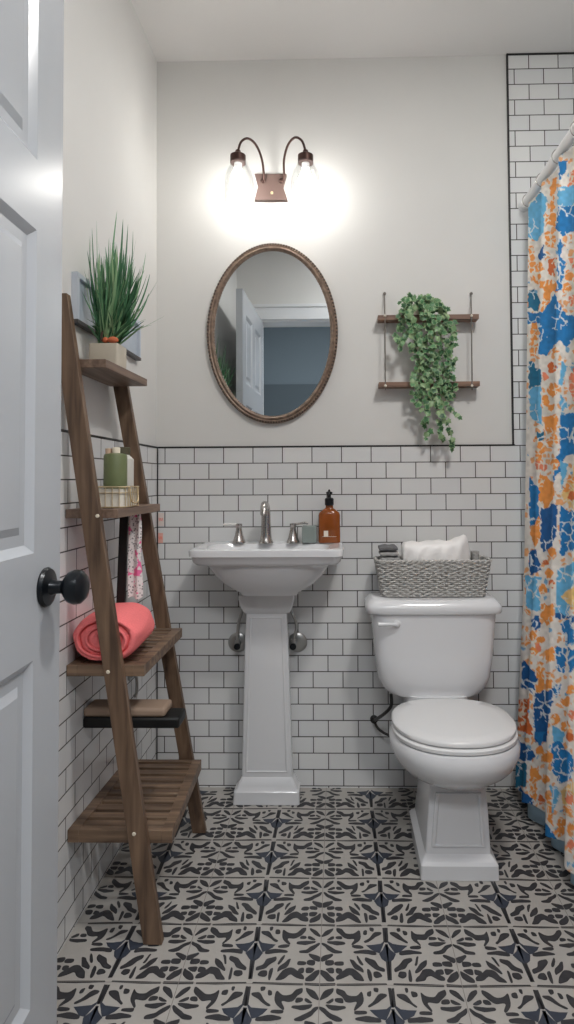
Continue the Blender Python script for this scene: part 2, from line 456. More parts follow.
# ------------------------------------------------------------------ mirror
mc = UY(272, 332.5, -.02)
mr = thing('oval_mirror', 'oval wall mirror in a beaded bronze frame above the sink', 'mirror', (mc.x, 0, mc.z))
ax = (UY(338, 332, -.02).x - UY(206.5, 332, -.02).x) / 2; az = (UY(272, 242, -.02).z - UY(272, 423, -.02).z) / 2
bm = B()
prof = [(0, 0), (0, .010), (-.003, .014), (-.008, .016), (-.012, .014), (-.015, .018), (-.019, .020), (-.023, .016), (-.026, .011), (-.028, .006), (-.028, 0)]
rings = []
N = 128
for k in range(N + 1):
    a = 2 * PI * k / N
    rings.append([Vector((mc.x + (ax + o) * math.cos(a), -h - .001, mc.z + (az + o) * math.sin(a))) for o, h in prof])
loft(bm, rings, False, False); bmesh.ops.remove_doubles(bm, verts=bm.verts, dist=1e-6)
m_frame = mat('antique bronze frame', '8b7768', .45, .3, noise=.35, nscale=60)
m_bead = mat('dark beading', '544740', .45, .4)
obj('frame', bm, m_frame, mr)
bm = B()
nb = 150
for k in range(nb):
    a = 2 * PI * k / nb
    m_ = Matrix.Translation((mc.x + (ax - .004) * math.cos(a), -.016, mc.z + (az - .004) * math.sin(a)))
    bmesh.ops.create_icosphere(bm, subdivisions=1, radius=.0042, matrix=m_)
obj('outer_beading', bm, m_bead, mr)
bm = B()
for k in range(170):
    a = 2 * PI * k / 170
    m_ = Matrix.Translation((mc.x + (ax - .0255) * math.cos(a), -.0125, mc.z + (az - .0255) * math.sin(a)))
    bmesh.ops.create_icosphere(bm, subdivisions=1, radius=.0024, matrix=m_)
obj('inner_beading', bm, m_frame, mr)
bm = B()
bm.faces.new([bm.verts.new((mc.x + (ax - .026) * math.cos(2 * PI * k / 96), -.009, mc.z + (az - .026) * math.sin(2 * PI * k / 96))) for k in range(96)])
obj('mirror_glass', bm, m_mirror, mr, fix=False)

# ------------------------------------------------------------------ hanging two board shelf + ivy
BY = -.052
b1 = UY(428, 317, BY); b2 = UY(429, 384, BY)
hs = thing('rope_hung_shelf', 'pair of brown wooden boards hung on thin ropes right of the mirror', 'hanging shelf', (b1.x, -.0, b2.z))
for (xl, xr, yy) in ((378, 479, 317), (379, 480, 384)):
    l, r = UY(xl, yy + .5, BY), UY(xr, yy - .3, BY)
    bm = B(); box(bm, (l.x, BY, l.z - .0085), (r.x, -.004, l.z + .0085)); obj('board', bm, m_board, hs, bevel=.001)
for px in (385, 471.5):
    n = UY(px - .5, 294, -.004); t1 = UY(px, 315, BY - .002); t2 = UY(px + .5, 385, BY - .002)
    bm = B(); tube(bm, [n, t1, t2, t2 - Vector((0, 0, .018))], .0017, 8); 
    tube(bm, [n, (n.x, -.008, t1.z), (n.x, -.008, t2.z)], .0014, 8); obj('rope', bm, m_rope, hs)
    bm = B(); lathe(bm, [(.003, 0), (.003, .006), (.0055, .007), (.0055, .01)], (n.x, 0, n.z), 12, axis='Y'); obj('wall_hook', bm, m_rope, hs)
    for t in (t1, t2):
        bm = B(); bmesh.ops.create_icosphere(bm, subdivisions=2, radius=.005, matrix=Matrix.Translation(t + Vector((0, -.001, -.003)))); obj('knot', bm, m_label, hs)

def leaf_mat(name, c1, c2, c3):
    t = NT(name); g = t.add('ShaderNodeNewGeometry'); r = t.add('ShaderNodeValToRGB')
    cr = r.color_ramp; cr.elements[0].color = rgb(c1); cr.elements[1].color = rgb(c3); e = cr.elements.new(.6); e.color = rgb(c2)
    t.link(g.outputs['Random Per Island'], r.inputs[0]); t.link(r.outputs[0], t.b.inputs['Base Color'])
    t.b.inputs['Roughness'].default_value = .45; return t.m
m_ivy = leaf_mat('ivy leaf', '2c5434', '4c7d50', '9cb487')
m_ivyedge = mat('ivy leaf margin', '8fae80', .5)
m_stem = mat('stem', '4c5a35', .7)
m_grass = leaf_mat('grass blade', '2f6040', '5a9165', '9ab88a')
iv = thing('trailing_ivy', 'variegated green ivy trailing down from the upper hanging board', 'potted plant', (UY(425, 312, -.04).x, -.04, b1.z + .0095))
bm = B()
px0 = UY(420, 311, -.045).x
lathe(bm, [(.017, b1.z + .009), (.022, b1.z + .045), (.0225, b1.z + .05), (.019, b1.z + .05), (.018, b1.z + .043), (0, b1.z + .043)], (px0, -.03, 0), 24)
obj('pot', bm, m_pot, iv)
LEAF = [(0, 0), (.25, -.12), (.5, 0.05), (.42, .35), (.62, .5), (.3, .62), (0, 1.05), (-.3, .62), (-.62, .5), (-.42, .35), (-.5, .05), (-.25, -.12)]
def leaf(bm, p, nrm, tip, size):
    nrm = Vector(nrm).normalized(); tip = Vector(tip); tip = (tip - nrm * tip.dot(nrm)).normalized(); side = tip.cross(nrm)
    c = bm.verts.new(p + tip * size * .35 + nrm * size * .06)
    vs = [bm.verts.new(p + side * x * size + tip * y * size - nrm * size * .10 * (abs(x) + y * y * .6)) for x, y in LEAF]
    inner = []
    for v in vs: inner.append(bm.verts.new(c.co + (v.co - c.co) * .82 + nrm * size * .012))
    for i in range(len(vs)):
        j = (i + 1) % len(vs)
        bm.faces.new((c, inner[i], inner[j])).material_index = 0
        bm.faces.new((inner[i], vs[i], vs[j], inner[j])).material_index = 1
rnd = random.Random(3)
vines = [
 [(412, 300), (408, 296), (404, 304), (402, 322), (403, 336)],
 [(415, 300), (412, 312), (412, 330), (416, 350), (419, 372), (417, 396), (418, 404)],
 [(418, 298), (424, 298), (428, 312), (428, 338), (425, 365), (424, 398), (425, 412)],
 [(420, 298), (432, 299), (440, 312), (440, 340), (438, 370), (440, 396), (442, 408)],
 [(420, 300), (436, 303), (447, 315), (449, 340), (447, 370), (446, 396)],
 [(422, 300), (434, 308), (434, 330), (432, 355), (434, 385), (432, 404)],
 [(415, 300), (406, 300), (409, 318), (420, 335), (424, 350)],
 [(410, 330), (403, 342), (397, 340), (394, 334)],
 [(403, 340), (400, 346), (400, 352)], [(420, 355), (414, 378), (411, 384)],
 [(420, 300), (426, 296), (436, 302), (444, 312)], [(420, 300), (424, 318), (420, 340), (428, 368), (430, 395)],
 [(424, 396), (428, 405), (427, 416), (424, 420), (427, 430), (424, 439)],
 [(438, 396), (440, 410), (442, 416), (447, 422), (451, 434), (451, 448)],
 [(441, 400), (447, 404), (456, 413), (457, 418)], [(442, 414), (440, 422), (441, 434), (444, 436)],
 [(448, 318), (451, 338), (449, 360), (451, 385), (447, 400)],
]
stem_bm, leaf_bm = B(), B()
for vi, V in enumerate(vines):
    thin = vi in (7, 8, 9, 12, 13, 14, 15)
    dep = -.05 - .04 * (rnd.random() if not thin else .3 + .4 * rnd.random())
    path = smooth_path([UY(x, y, -.045 if (i == 0 and not thin) else dep - .02 * math.sin(i)) for i, (x, y) in enumerate(V)], 8)
    tube(stem_bm, path, .0009, 5)
    L = sum((b - a).length for a, b in zip(path, path[1:])); step = .011 if thin else .0068
    acc = 0
    for a, b in zip(path, path[1:]):
        acc += (b - a).length
        while acc > step:
            acc -= step
            out = .006 if thin else .017
            p = b + Vector((rnd.uniform(-out, out), rnd.uniform(-out * 1.2, out * .5), rnd.uniform(-.006, .006)))
            nrm = Vector((rnd.uniform(-.7, .7), -1, rnd.uniform(-.1, .8)))
            tip = Vector((rnd.uniform(-.9, .9), -.1, -1 + rnd.uniform(0, .7)))
            leaf(leaf_bm, p, nrm, tip, rnd.uniform(.015, .0235))
obj('stems', stem_bm, m_stem, iv); obj('foliage', leaf_bm, [m_ivy, m_ivyedge], iv, fix=False)

# ------------------------------------------------------------------ pedestal sink
SXc = UY(265, 550, -.2).x; ZS = .862
sk = thing('pedestal_sink', 'white porcelain pedestal sink below the oval mirror', 'sink', (SXc, -.17, 0))
FYs = -.292; bc = (FYs - .008) / 2; hd = -(FYs + .008) / 2
w2 = (UY(344, 552, FYs).x - UY(186, 552, FYs).x) / 2
SXc = (UY(342, 552, FYs).x + UY(188, 552, FYs).x) / 2
bm = B()
def sr(hw, hdep, z, back=-.008, p=7): return srect(SXc, back - hdep, hw, hdep, z, p, 64)
zt = ZS
rings = [srect(SXc, bc - .02, .008, .006, zt - .105, 2, 64), srect(SXc, bc - .02, .07, .05, zt - .10, 2.2, 64), srect(SXc, bc - .025, .14, .085, zt - .06, 2.5, 64),
         srect(SXc, bc - .028, w2 * .80, .105, zt - .012, 3, 64), srect(SXc, bc - .028, w2 * .82, .11, zt - .002, 3, 64),
         srect(SXc, bc - .0, w2 - .030, hd - .016, zt, 6, 64), srect(SXc, bc, w2 - .012, hd - .008, zt + .002, 8, 64), srect(SXc, bc, w2 - .002, hd - .001, zt - .002, 12, 64),
         srect(SXc, bc, w2, hd, zt - .008, 12, 64), srect(SXc, bc, w2 - .001, hd, zt - .022, 12, 64), srect(SXc, bc + .002, w2 - .006, hd - .003, zt - .026, 9, 64),
         srect(SXc, bc + .003, w2 - .010, hd - .006, zt - .042, 9, 64), srect(SXc, bc + .005, w2 - .018, hd - .01, zt - .050, 8, 64),
         srect(SXc, bc + .01, w2 * .82, hd * .86, zt - .056, 5, 64),
         srect(SXc, bc + .01, w2 * .785, hd * .83, zt - .070, 4, 64), srect(SXc, bc + .013, w2 * .73, hd * .78, zt - .092, 3.6, 64), srect(SXc, bc + .018, w2 * .63, hd * .70, zt - .118, 3.6, 64),
         srect(SXc, bc + .022, w2 * .52, hd * .61, zt - .138, 3.7, 64), srect(SXc, bc + .026, w2 * .42, hd * .54, zt - .150, 4, 64), srect(SXc, bc + .028, w2 * .385, hd * .5, zt - .160, 5, 64)]
loft(bm, rings); obj('basin', bm, m_por, sk, ang=50)
# pedestal: square tapered column with a stepped capital and plinth
def sq(cx, cy, hx, hy, z, r=.012):
    pts = []
    for sx, sy, a0 in ((1, 1, 0), (-1, 1, 90), (-1, -1, 180), (1, -1, 270)):
        for k in range(5):
            a = math.radians(a0 + 90 * k / 4); pts.append(Vector((cx + sx * (hx - r) + r * math.cos(a), cy + sy * (hy - r) + r * math.sin(a), z)))
    return pts
pf = UZ(266, 805.5, 0).y
def pw(xa, xb, y_, Y): return (UY(xb, y_, Y).x - UY(xa, y_, Y).x) / 2, (UY(xb, y_, Y).x + UY(xa, y_, Y).x) / 2
prof = []
for xa, xb, yy, f in ((232.5, 299.5, 805.5, pf), (233.5, 299, 793, pf), (236, 297, 790, pf + .005), (237.5, 296, 786, pf + .007), (240, 293.5, 781, pf + .012), (241.5, 292, 777, pf + .018), (244.5, 288, 640, pf + .02), (246, 286.5, 614, pf + .022),
                      (243, 290, 612.5, pf + .016), (240, 292.5, 607, pf + .010), (238, 294, 600, pf + .006), (238, 294, 596, pf + .006)):
    w, cx = pw(xa, xb, yy, f); prof.append((cx, w, UY(266, yy, f).z, f))
prof[0] = (prof[0][0], prof[0][1], 0.001, prof[0][3])
bm = B(); PD = .055
loft(bm, [sq(cx, (f - PD + .008) / 2 + 0.0, w, -(f + PD - .008) / 2, z, .008) for cx, w, z, f in prof])
obj('pedestal', bm, m_por, sk, ang=28)
# raised front panel on the pedestal shaft
bm = B()
(c0, w0, z0, f0), (c1, w1, z1, f1) = prof[6 - 1], prof[7]
z0 += .006; z1 -= .004
def fr(ins, dy): return [Vector((c0 - w0 + ins, f0 + dy + .001, z0 + ins * .7)), Vector((c0 + w0 - ins, f0 + dy + .001, z0 + ins * .7)), Vector((c1 + w1 - ins, f1 + dy + .001, z1 - ins * .5)), Vector((c1 - w1 + ins, f1 + dy + .001, z1 - ins * .5))]
loft(bm, [fr(.012, .006), fr(.012, -.0015), fr(.0145, -.0035), fr(.018, -.0035), fr(.021, -.001)], False, True)
obj('front_panel', bm, m_por, sk, ang=20)

# faucet set (three pieces on the sink)
fc = thing('faucet', 'brushed nickel widespread faucet with two lever handles on the sink', 'faucet', (UY(266, 545, -.075).x, -.075, ZS + .002))
zb = ZS + .001
x = UY(266, 540, -.075).x
bm = B(); lathe(bm, [(.025, zb), (.025, zb + .004), (.021, zb + .012), (.0185, zb + .03), (.0165, zb + .07), (.0160, zb + .095)], (x, -.075, 0), 28)
P = smooth_path([(x, -.075, zb + .09), (x, -.077, zb + .112), (x, -.090, zb + .128), (x, -.110, zb + .131), (x, -.130, zb + .118), (x, -.138, zb + .100)], 6)
tube(bm, P, [.016 - .004 * i / len(P) for i in range(len(P))], 20)
obj('spout', bm, m_chrome, fc)
for s, px in ((-1, 239), (1, 293)):
    hx = UY(px, 540, -.07).x
    bm = B(); lathe(bm, [(.0225, zb), (.0225, zb + .004), (.019, zb + .012), (.014, zb + .028), (.0105, zb + .045), (.010, zb + .056), (.0115, zb + .06), (.011, zb + .066), (0, zb + .068)], (hx, -.07, 0), 28)
    h = obj('handle', bm, m_chrome, fc)
    bm = B(); d = -1 if s < 0 else 1
    P = [(hx - d * .008, -.07, zb + .062), (hx + d * .015, -.072, zb + .064), (hx + d * .038, -.075, zb + (.064 if s < 0 else .068)), (hx + d * .053, -.076, zb + (.063 if s < 0 else .066))]
    tube(bm, smooth_path(P), .0042, 12)
    obj('lever', bm, mat('pale lever', 'e6e4e0', .25, .3) if s < 0 else m_chrome, h)
# supply pipes
for i, (px, s) in enumerate(((238, -1), (297.5, 1))):
    e0 = UY(px, 642, -th)
    w = thing('supply_valve', ('chrome shut-off valve left of the sink pedestal', 'chrome shut-off valve right of the sink pedestal')[i], 'pipe valve', (e0.x, -th, e0.z), 0, 'chrome valves behind the pedestal')
    bm = B(); lathe(bm, [(.034, 0), (.0345, .003), (.031, .006), (.016, .008), (.011, .009)], e0, 36, axis='Y'); obj('escutcheon', bm, m_chr2, w)
    dx = (.005, -.012)[i]
    bm = B(); tube(bm, [e0 + Vector((dx, -.01, 0)), e0 + Vector((dx, -.045, -.003))], .009, 16); tube(bm, [e0 + Vector((dx, -.036, -.012)), e0 + Vector((dx, -.036, .018))], .010, 16)
    obj('valve_body', bm, m_chr2, w)
    bm = B(); lathe(bm, [(.004, .044), (.011, .046), (.011, .054), (.004, .056)], e0 + Vector((dx, 0, -.003)), 20, axis='Y'); obj('valve_stem', bm, m_knob, w)
    bm = B(); T = UY((243.5, 289)[i], 600, -.05)
    tube(bm, smooth_path([e0 + Vector((dx, -.036, .015)), e0 + Vector((dx * .6 + (.004, .006)[i], -.036, .07)), Vector((T.x, -.05, T.z - .02)), Vector((T.x, -.05, T.z + .02))]), .0052, 12)
    obj('supply_tube', bm, m_chr2, w)

# soap bottle
Ys = -.07
sb = UY(329.5, 545, Ys); sp = thing('soap_bottle', 'amber soap pump bottle with black pump on the right of the sink', 'soap bottle', (sb.x, Ys, ZS))
zb = ZS + .001; hw = (UY(340.3, 530, Ys).x - UY(318.7, 530, Ys).x) / 2
bm = B(); loft(bm, [srect(sb.x, Ys, hw * f, .02 * f, zb + h, 5 if h < .09 else 2.4, 40) for h, f in ((0, .94), (.003, 1), (.094, 1), (.102, .94), (.110, .72), (.117, .42), (.120, .36), (.130, .34))])
obj('bottle_body', bm, m_amber, sp)
bm = B(); box(bm, (sb.x - .006, 0, 0), (sb.x + .009, .001, .020)); bmesh.ops.translate(bm, vec=(-.013, Ys - .0212, zb + .022), verts=bm.verts)
box(bm, (sb.x - .024, Ys - .021, zb + .0215), (sb.x + .024, Ys - .0202, zb + .0225)); obj('bottle_label', bm, m_label, sp)
bm = B(); lathe(bm, [(.014, zb + .128), (.0155, zb + .130), (.0155, zb + .150), (.013, zb + .153), (.0065, zb + .155), (.006, zb + .166), (.011, zb + .168), (.011, zb + .174), (.004, zb + .176), (.003, zb + .182), (0, zb + .183)], (sb.x, Ys, 0), 24)
tube(bm, [(sb.x, Ys, zb + .171), (sb.x - .004, Ys - .03, zb + .171), (sb.x - .004, Ys - .036, zb + .165)], .004, 10); obj('pump', bm, m_pump, sp)
# little glass votive
g = UY(309.5, 545, -.062); vt = thing('glass_votive', 'small square grey glass holder between faucet handle and soap bottle', 'candle holder', (g.x, -.062, ZS))
bm = B(); hw = (UY(317, 535, -.075).x - UY(302.5, 535, -.075).x) / 2; z = ZS + .001
def s4(h, zz): return [Vector((g.x - h, -.062 - h, zz)), Vector((g.x + h, -.062 - h, zz)), Vector((g.x + h, -.062 + h, zz)), Vector((g.x - h, -.062 + h, zz))]
loft(bm, [s4(hw, z), s4(hw, z + .057), s4(hw - .004, z + .057), s4(hw - .004, z + .006)])
obj('holder', bm, mat('smoky glass', '8e9894', .12, spec=.7), vt, bevel=.002)
bm = B(); lathe(bm, [(hw - .007, z + .007), (hw - .007, z + .035), (.002, z + .036), (.001, z + .042)], (g.x, -.062, 0), 20); obj('candle', bm, m_cream, vt)

# ------------------------------------------------------------------ toilet
TX = UY(434.5, 640, -.21).x
tl = thing('toilet', 'white two-piece toilet with stepped square base beside the shower curtain', 'toilet', (TX, -.1, 0), 0)
bm = B()
ty0, ty1 = -.028, -.215; tc_ = (ty0 + ty1) / 2; thd = (ty0 - ty1) / 2
tz = {y: UY(434, y, ty1).z for y in (697, 690, 680, 660, 615)}
rings = []
for yy, xa, xb in ((698.5, 396, 477), (696, 389, 483.5), (690, 383, 489.5), (680, 378.5, 493), (660, 376, 496), (613, 371.5, 499.5)):
    a, b = UY(xa, yy, ty1).x, UY(xb, yy, ty1).x
    rings.append(srect((a + b) / 2, tc_, (b - a) / 2, thd * (1 if yy < 690 else .9), UY(434, yy, ty1).z, 6, 64))
loft(bm, rings); obj('tank', bm, m_por, tl, ang=40)
bm = B(); a, b = UY(366, 606, -.225).x, UY(505.5, 606, -.225).x; lc = (a + b) / 2; lw = (b - a) / 2
ztop = UY(434, 602, -.225).z; ly = (-.02 - .225) / 2; lh = (.225 - .02) / 2
ZL = ztop + .002
loft(bm, [srect(lc, ly, lw - .012, lh - .01, ztop - .043, 7, 64), srect(lc, ly, lw - .003, lh - .003, ztop - .041, 7, 64), srect(lc, ly, lw, lh, ztop - .036, 7, 64), srect(lc, ly, lw, lh, ztop - .022, 7, 64),
          srect(lc, ly, lw - .004, lh - .003, ztop - .014, 7, 64), srect(lc, ly, lw - .012, lh - .010, ztop - .005, 6, 64), srect(lc, ly, lw - .02, lh - .018, ZL, 6, 64)])
obj('tank_lid', bm, m_por, tl, ang=40)
bm = B(); hp = UY(397, 624.5, -.226)
lathe(bm, [(.012, -.004), (.0125, .004), (.009, .009), (.004, .011)], (hp.x, -.214, hp.z), 24, axis='Y'); h = obj('flush_handle', bm, m_por, tl)
bm = B(); hq = UY(378, 624.5, -.23); tube(bm, [(hp.x, -.225, hp.z), (hp.x - .02, -.229, hp.z + .001), (hq.x, -.231, hq.z)], [.006, .0055, .0065], 14); obj('lever', bm, m_por, h)
# bowl
def egg(cx, yb, yf, hw, z, n=64, sq_=2.15):
    out = []; yc = yb + (yf - yb) * .46
    for k in range(n):
        a = 2 * PI * k / n; c, s = math.cos(a), math.sin(a)
        L = (yb - yc) if s > 0 else (yc - yf); p = 2.6 if s > 0 else sq_
        out.append(Vector((cx + hw * math.copysign(abs(c) ** (2 / (2.3)), c), yc + L * math.copysign(abs(s) ** (2 / p), s), z)))
    return out
BX = UY(456.5, 735, -.46).x; ZR = .393
HW = (UY(519.5, 738, -.46).x - UY(390.5, 738, -.46).x) / 2
bw = HW + .002
bm = B()
loft(bm, [egg(BX - .006, -.24, -.50, .088, .232), egg(BX - .002, -.235, -.515, .108, .239), egg(BX, -.235, -.54, .135, .253), egg(BX, -.235, -.566, .157, .272),
          egg(BX, -.235, -.588, bw - .012, .292), egg(BX, -.235, -.600, bw, .322), egg(BX, -.235, -.598, bw + .001, .345), egg(BX, -.235, -.592, bw - .008, .358)])
obj('bowl', bm, m_por, tl, ang=50)
bm = B()
loft(bm, [egg(BX, -.262, -.580, HW - .010, .358), egg(BX, -.262, -.586, HW - .004, .362), egg(BX, -.262, -.586, HW - .004, .370), egg(BX, -.262, -.581, HW - .010, .374)])
obj('seat_ring', bm, m_seat, tl, ang=50)
bm = B()
loft(bm, [egg(BX, -.243, -.574, HW - .010, .3755), egg(BX, -.241, -.579, HW - .005, .378), egg(BX, -.241, -.579, HW - .005, .386), egg(BX, -.243, -.574, HW - .011, .391), egg(BX, -.28, -.54, HW - .045, .3935), egg(BX, -.33, -.46, HW - .11, .394)])
obj('seat_lid', bm, m_seat, tl, ang=50)
for sx in (-.07, .07):
    bm = B(); box(bm, (BX + sx - .018, -.268, .355), (BX + sx + .018, -.240, .385)); obj('hinge', bm, m_seat, tl, bevel=.004)
bm = B(); loft(bm, [srect(TX + .01, -.135, .10, .085, z, 5) for k, z in enumerate((.26, .34, UY(434, 698, ty1).z + .002))]); obj('tank_shelf', bm, m_por, tl, ang=50)
# base
ff = -.565
def zb_(px_, py_, y_): return UY(px_, py_, y_)
A = UZ(421, 880.5, 0); Bq = UZ(500, 882, 0)
ff = (A.y + Bq.y) / 2; bl, brr = A.x, Bq.x; rear = -.23
bm = B()
cxb = (bl + brr) / 2; hb = (brr - bl) / 2
def bs(hw, f, r, z, cx=None): return sq(cxb if cx is None else cx, (f + r) / 2, hw, (r - f) / 2, z, .006)
t0, t1 = UY(432, 787, ff + .06), UY(484, 787, ff + .06)
cxt = (t0.x + t1.x) / 2; ht = (t1.x - t0.x) / 2
loft(bm, [bs(hb, ff, rear, .001), bs(hb - .001, ff + .001, rear, .038), bs(hb - .006, ff + .006, rear - .004, .046), bs(hb - .010, ff + .016, rear - .01, .05), bs(hb - .016, ff + .024, rear - .02, .058),
          bs(ht + .010, ff + .050, rear - .02, .17, cxt * .8 + cxb * .2), bs(ht + .004, ff + .060, rear - .02, .225, cxt)])
obj('base', bm, m_por, tl, ang=28)
bm = B()
zA, zB = .068, .215
def fr2(ins, dy):
    def P(z, s):
        t = (z - .058) / (.225 - .058); cx = cxb + (cxt - cxb) * t; w = (hb - .016) + ((ht + .004) - (hb - .016)) * min(1, t * 1.25 if t < .7 else .875 + (t - .7) * .41)
        y = ff + .024 + (.036) * t
        return Vector((cx + s * (w - ins), y + dy - (.004 if .2 < t < .9 else 0), z))
    return [P(zA + ins * .5, -1), P(zA + ins * .5, 1), P(zB - ins * .5, 1), P(zB - ins * .5, -1)]
loft(bm, [fr2(.014, .008), fr2(.014, -.003), fr2(.017, -.005), fr2(.022, -.005), fr2(.026, .0)], False, True)
obj('base_panel', bm, m_por, tl, ang=20)
# water hose
wh = B(); P = [UY(x, y, d) for x, y, d in ((391, 694, -.15), (391, 706, -.15), (384, 714, -.12), (375, 720, -.05))]
tube(wh, smooth_path(P), .0055, 12)
P = [UY(x, y, d) for x, y, d in ((374, 719, -.03), (377, 727, -.035), (384, 733, -.05), (394, 737, -.06))]
tube(wh, smooth_path(P), .0045, 12)
lathe(wh, [(.014, 0), (.014, .004), (.006, .007), (.006, .03)], UY(374, 719, -th), 20, axis='Y')
tag(obj('water_hose', wh, mat('dark braided hose', '3c3b3a', .4, .6)), 'dark flexible water hose curling between toilet tank and back wall', 'water hose')

# ------------------------------------------------------------------ basket on the tank
zb = ZL
a, b = UY(383, 597, -.165).x, UY(486, 597, -.165).x; bxc = (a + b) / 2; bh0 = (b - a) / 2
a, b = UY(376.5, 560, -.175).x, UY(492.5, 560, -.175).x; bh1 = (b - a) / 2; bxt = (a + b) / 2
ZBT = UY(434, 561.5, -.175).z
bk = thing('woven_basket', 'grey woven basket standing on the toilet tank lid', 'basket', (bxc, -.11, zb))
HB = ZBT - zb
def bring(t, off=0, n=None, ph=0, amp=0, wn=0):
    cx = bxc + (bxt - bxc) * t; hx = bh0 + (bh1 - bh0) * t + off; hy = .052 + .010 * t + off; pts = []
    N_ = n or 240
    for k in range(N_):
        a = 2 * PI * k / N_; c, s = math.cos(a), math.sin(a); p = 9
        x = hx * math.copysign(abs(c) ** (2 / p), c); y = hy * math.copysign(abs(s) ** (2 / p), s)
        pts.append(Vector((cx + x, -.108 + y, zb + .002 + HB * t)))
    return pts
def resample(pts, n):
    P = pts + [pts[0]]; d = [0]
    for p, q in zip(P, P[1:]): d.append(d[-1] + (q - p).length)
    out = []; j = 0
    for k in range(n):
        s_ = d[-1] * k / n
        while d[j + 1] < s_: j += 1
        t = (s_ - d[j]) / max(1e-9, d[j + 1] - d[j]); out.append(P[j].lerp(P[j + 1], t))
    return out
NS = 46; ROWS = 17
bm = B()
for r in range(ROWS):
    t = (r + .5) / ROWS * .96; base = resample(bring(t), NS * 6); pts = []
    for k, p in enumerate(base):
        d = (Vector((p.x, p.y, 0)) - Vector((bxc, -.108, 0)))
        q_ = base[(k + 1) % len(base)] - base[k - 1]; n_ = Vector((q_.y, -q_.x, 0)).normalized()
        w = math.sin(PI * (k / 6.0) + (PI if r % 2 else 0))
        pts.append(p + n_ * w * .0022 + Vector((0, 0, .0008 * math.sin(k * .9 + r * 2.1))))
    tube(bm, pts, .0033, 6, closed=False)
obj('weave', bm, m_basket, bk)
bm = B()
lo, hi = resample(bring(0), NS), resample(bring(.97), NS)
for p, q_ in zip(lo, hi): tube(bm, [p, q_], .0022, 6)
obj('stakes', bm, m_basket2, bk)
bm = B(); base = resample(bring(.98), 300)
for ph in (0, PI):
    pts = []
    for k, p in enumerate(base):
        q_ = base[(k + 1) % 300] - base[k - 1]; n_ = Vector((q_.y, -q_.x, 0)).normalized(); a = k * .55 + ph
        pts.append(p + n_ * .0026 * math.cos(a) + Vector((0, 0, .0026 * math.sin(a))))
    tube(bm, pts, .0034, 6)
obj('rim', bm, m_basket, bk)
bm = B(); loft(bm, [bring(.02, -.003, 60), bring(.035, -.003, 60)]); obj('bottom', bm, m_basket2, bk)

# contents: rolled cloths, tissue pack, small jar
z0 = zb + .012
def fold(name, label, x0, x1, zc, yc, r, m, grp):
    bm = B(); pts = []
    for k in range(0, 60):                       # spiral section, extruded along Y
        a = k / 60 * 2 * PI * 2.2; rr = r * (1 - .72 * k / 60); pts.append((rr * math.cos(a) * 1.0, rr * math.sin(a) * .62))
    th_ = .0022
    ring0, ring1 = [], []
    outer = [(x, z) for x, z in pts]; inner = [(x * (1 - th_ / max(.004, math.hypot(x, z))), z * (1 - th_ / max(.004, math.hypot(x, z)))) for x, z in pts[::-1]]
    prof_ = outer + inner
    cx = (x0 + x1) / 2
    loft(bm, [[Vector((cx + px_, y, zc + pz)) for px_, pz in prof_] for y in (yc - .045, yc + .035)])
    return tag(obj(name, bm, m), label, 'cloth', grp)
zc0 = UY(388, 555, -.13).z
xa, xb = UY(379, 550, -.13).x, UY(399, 550, -.13).x
def slab(name, label, x0, x1, y0, y1, z0_, z1_, m, grp, seed):
    bm = B(); rr = random.Random(seed); n = 3
    # folded cloth: stacked soft layers joined at the left fold
    hz = (z1_ - z0_) / 2; rings = []
    for t in range(9):
        x = x0 + (x1 - x0) * t / 8
        rings.append([Vector((x, (y0 + y1) / 2 + (y1 - y0) / 2 * math.copysign(abs(math.cos(a)) ** .5, math.cos(a)), (z0_ + z1_) / 2 + hz * (.55 if t in (0, 8) else 1) * math.copysign(abs(math.sin(a)) ** .6, math.sin(a)) + .0012 * math.sin(t * 1.7 + seed))) for a in [2 * PI * k / 24 for k in range(24)]])
    loft(bm, rings)
    return tag(obj(name, bm, m), label, 'cloth', grp)
zz = [UY(388, y, -.14).z for y in (562, 556.5, 551.5, 545.5)]
slab('folded_cloth', 'pale grey folded cloth, lowest of the stack in the basket', xa + .004, xb, -.158, -.075, zz[0], zz[1] - .0005, m_greyl, 'folded cloths in the grey basket', 1)
slab('folded_cloth', 'light grey folded cloth in the middle of the basket stack', xa + .002, xb - .003, -.158, -.075, zz[1] + .001, zz[2] - .0005, m_greyl, 'folded cloths in the grey basket', 2)
slab('folded_cloth', 'dark grey folded cloth on top of the basket stack', xa, xb - .006, -.155, -.08, zz[2] + .001, zz[3], m_greyc, 'folded cloths in the grey basket', 3)
bm = B()
box(bm, (xa + .016, -.145, zb + .008), (xb - .002, -.08, zz[0] - .001))
tag(obj('folded_towel', bm, m_greyl, bevel=.008), 'grey folded hand towel low in the basket under the cloth stack', 'towel')
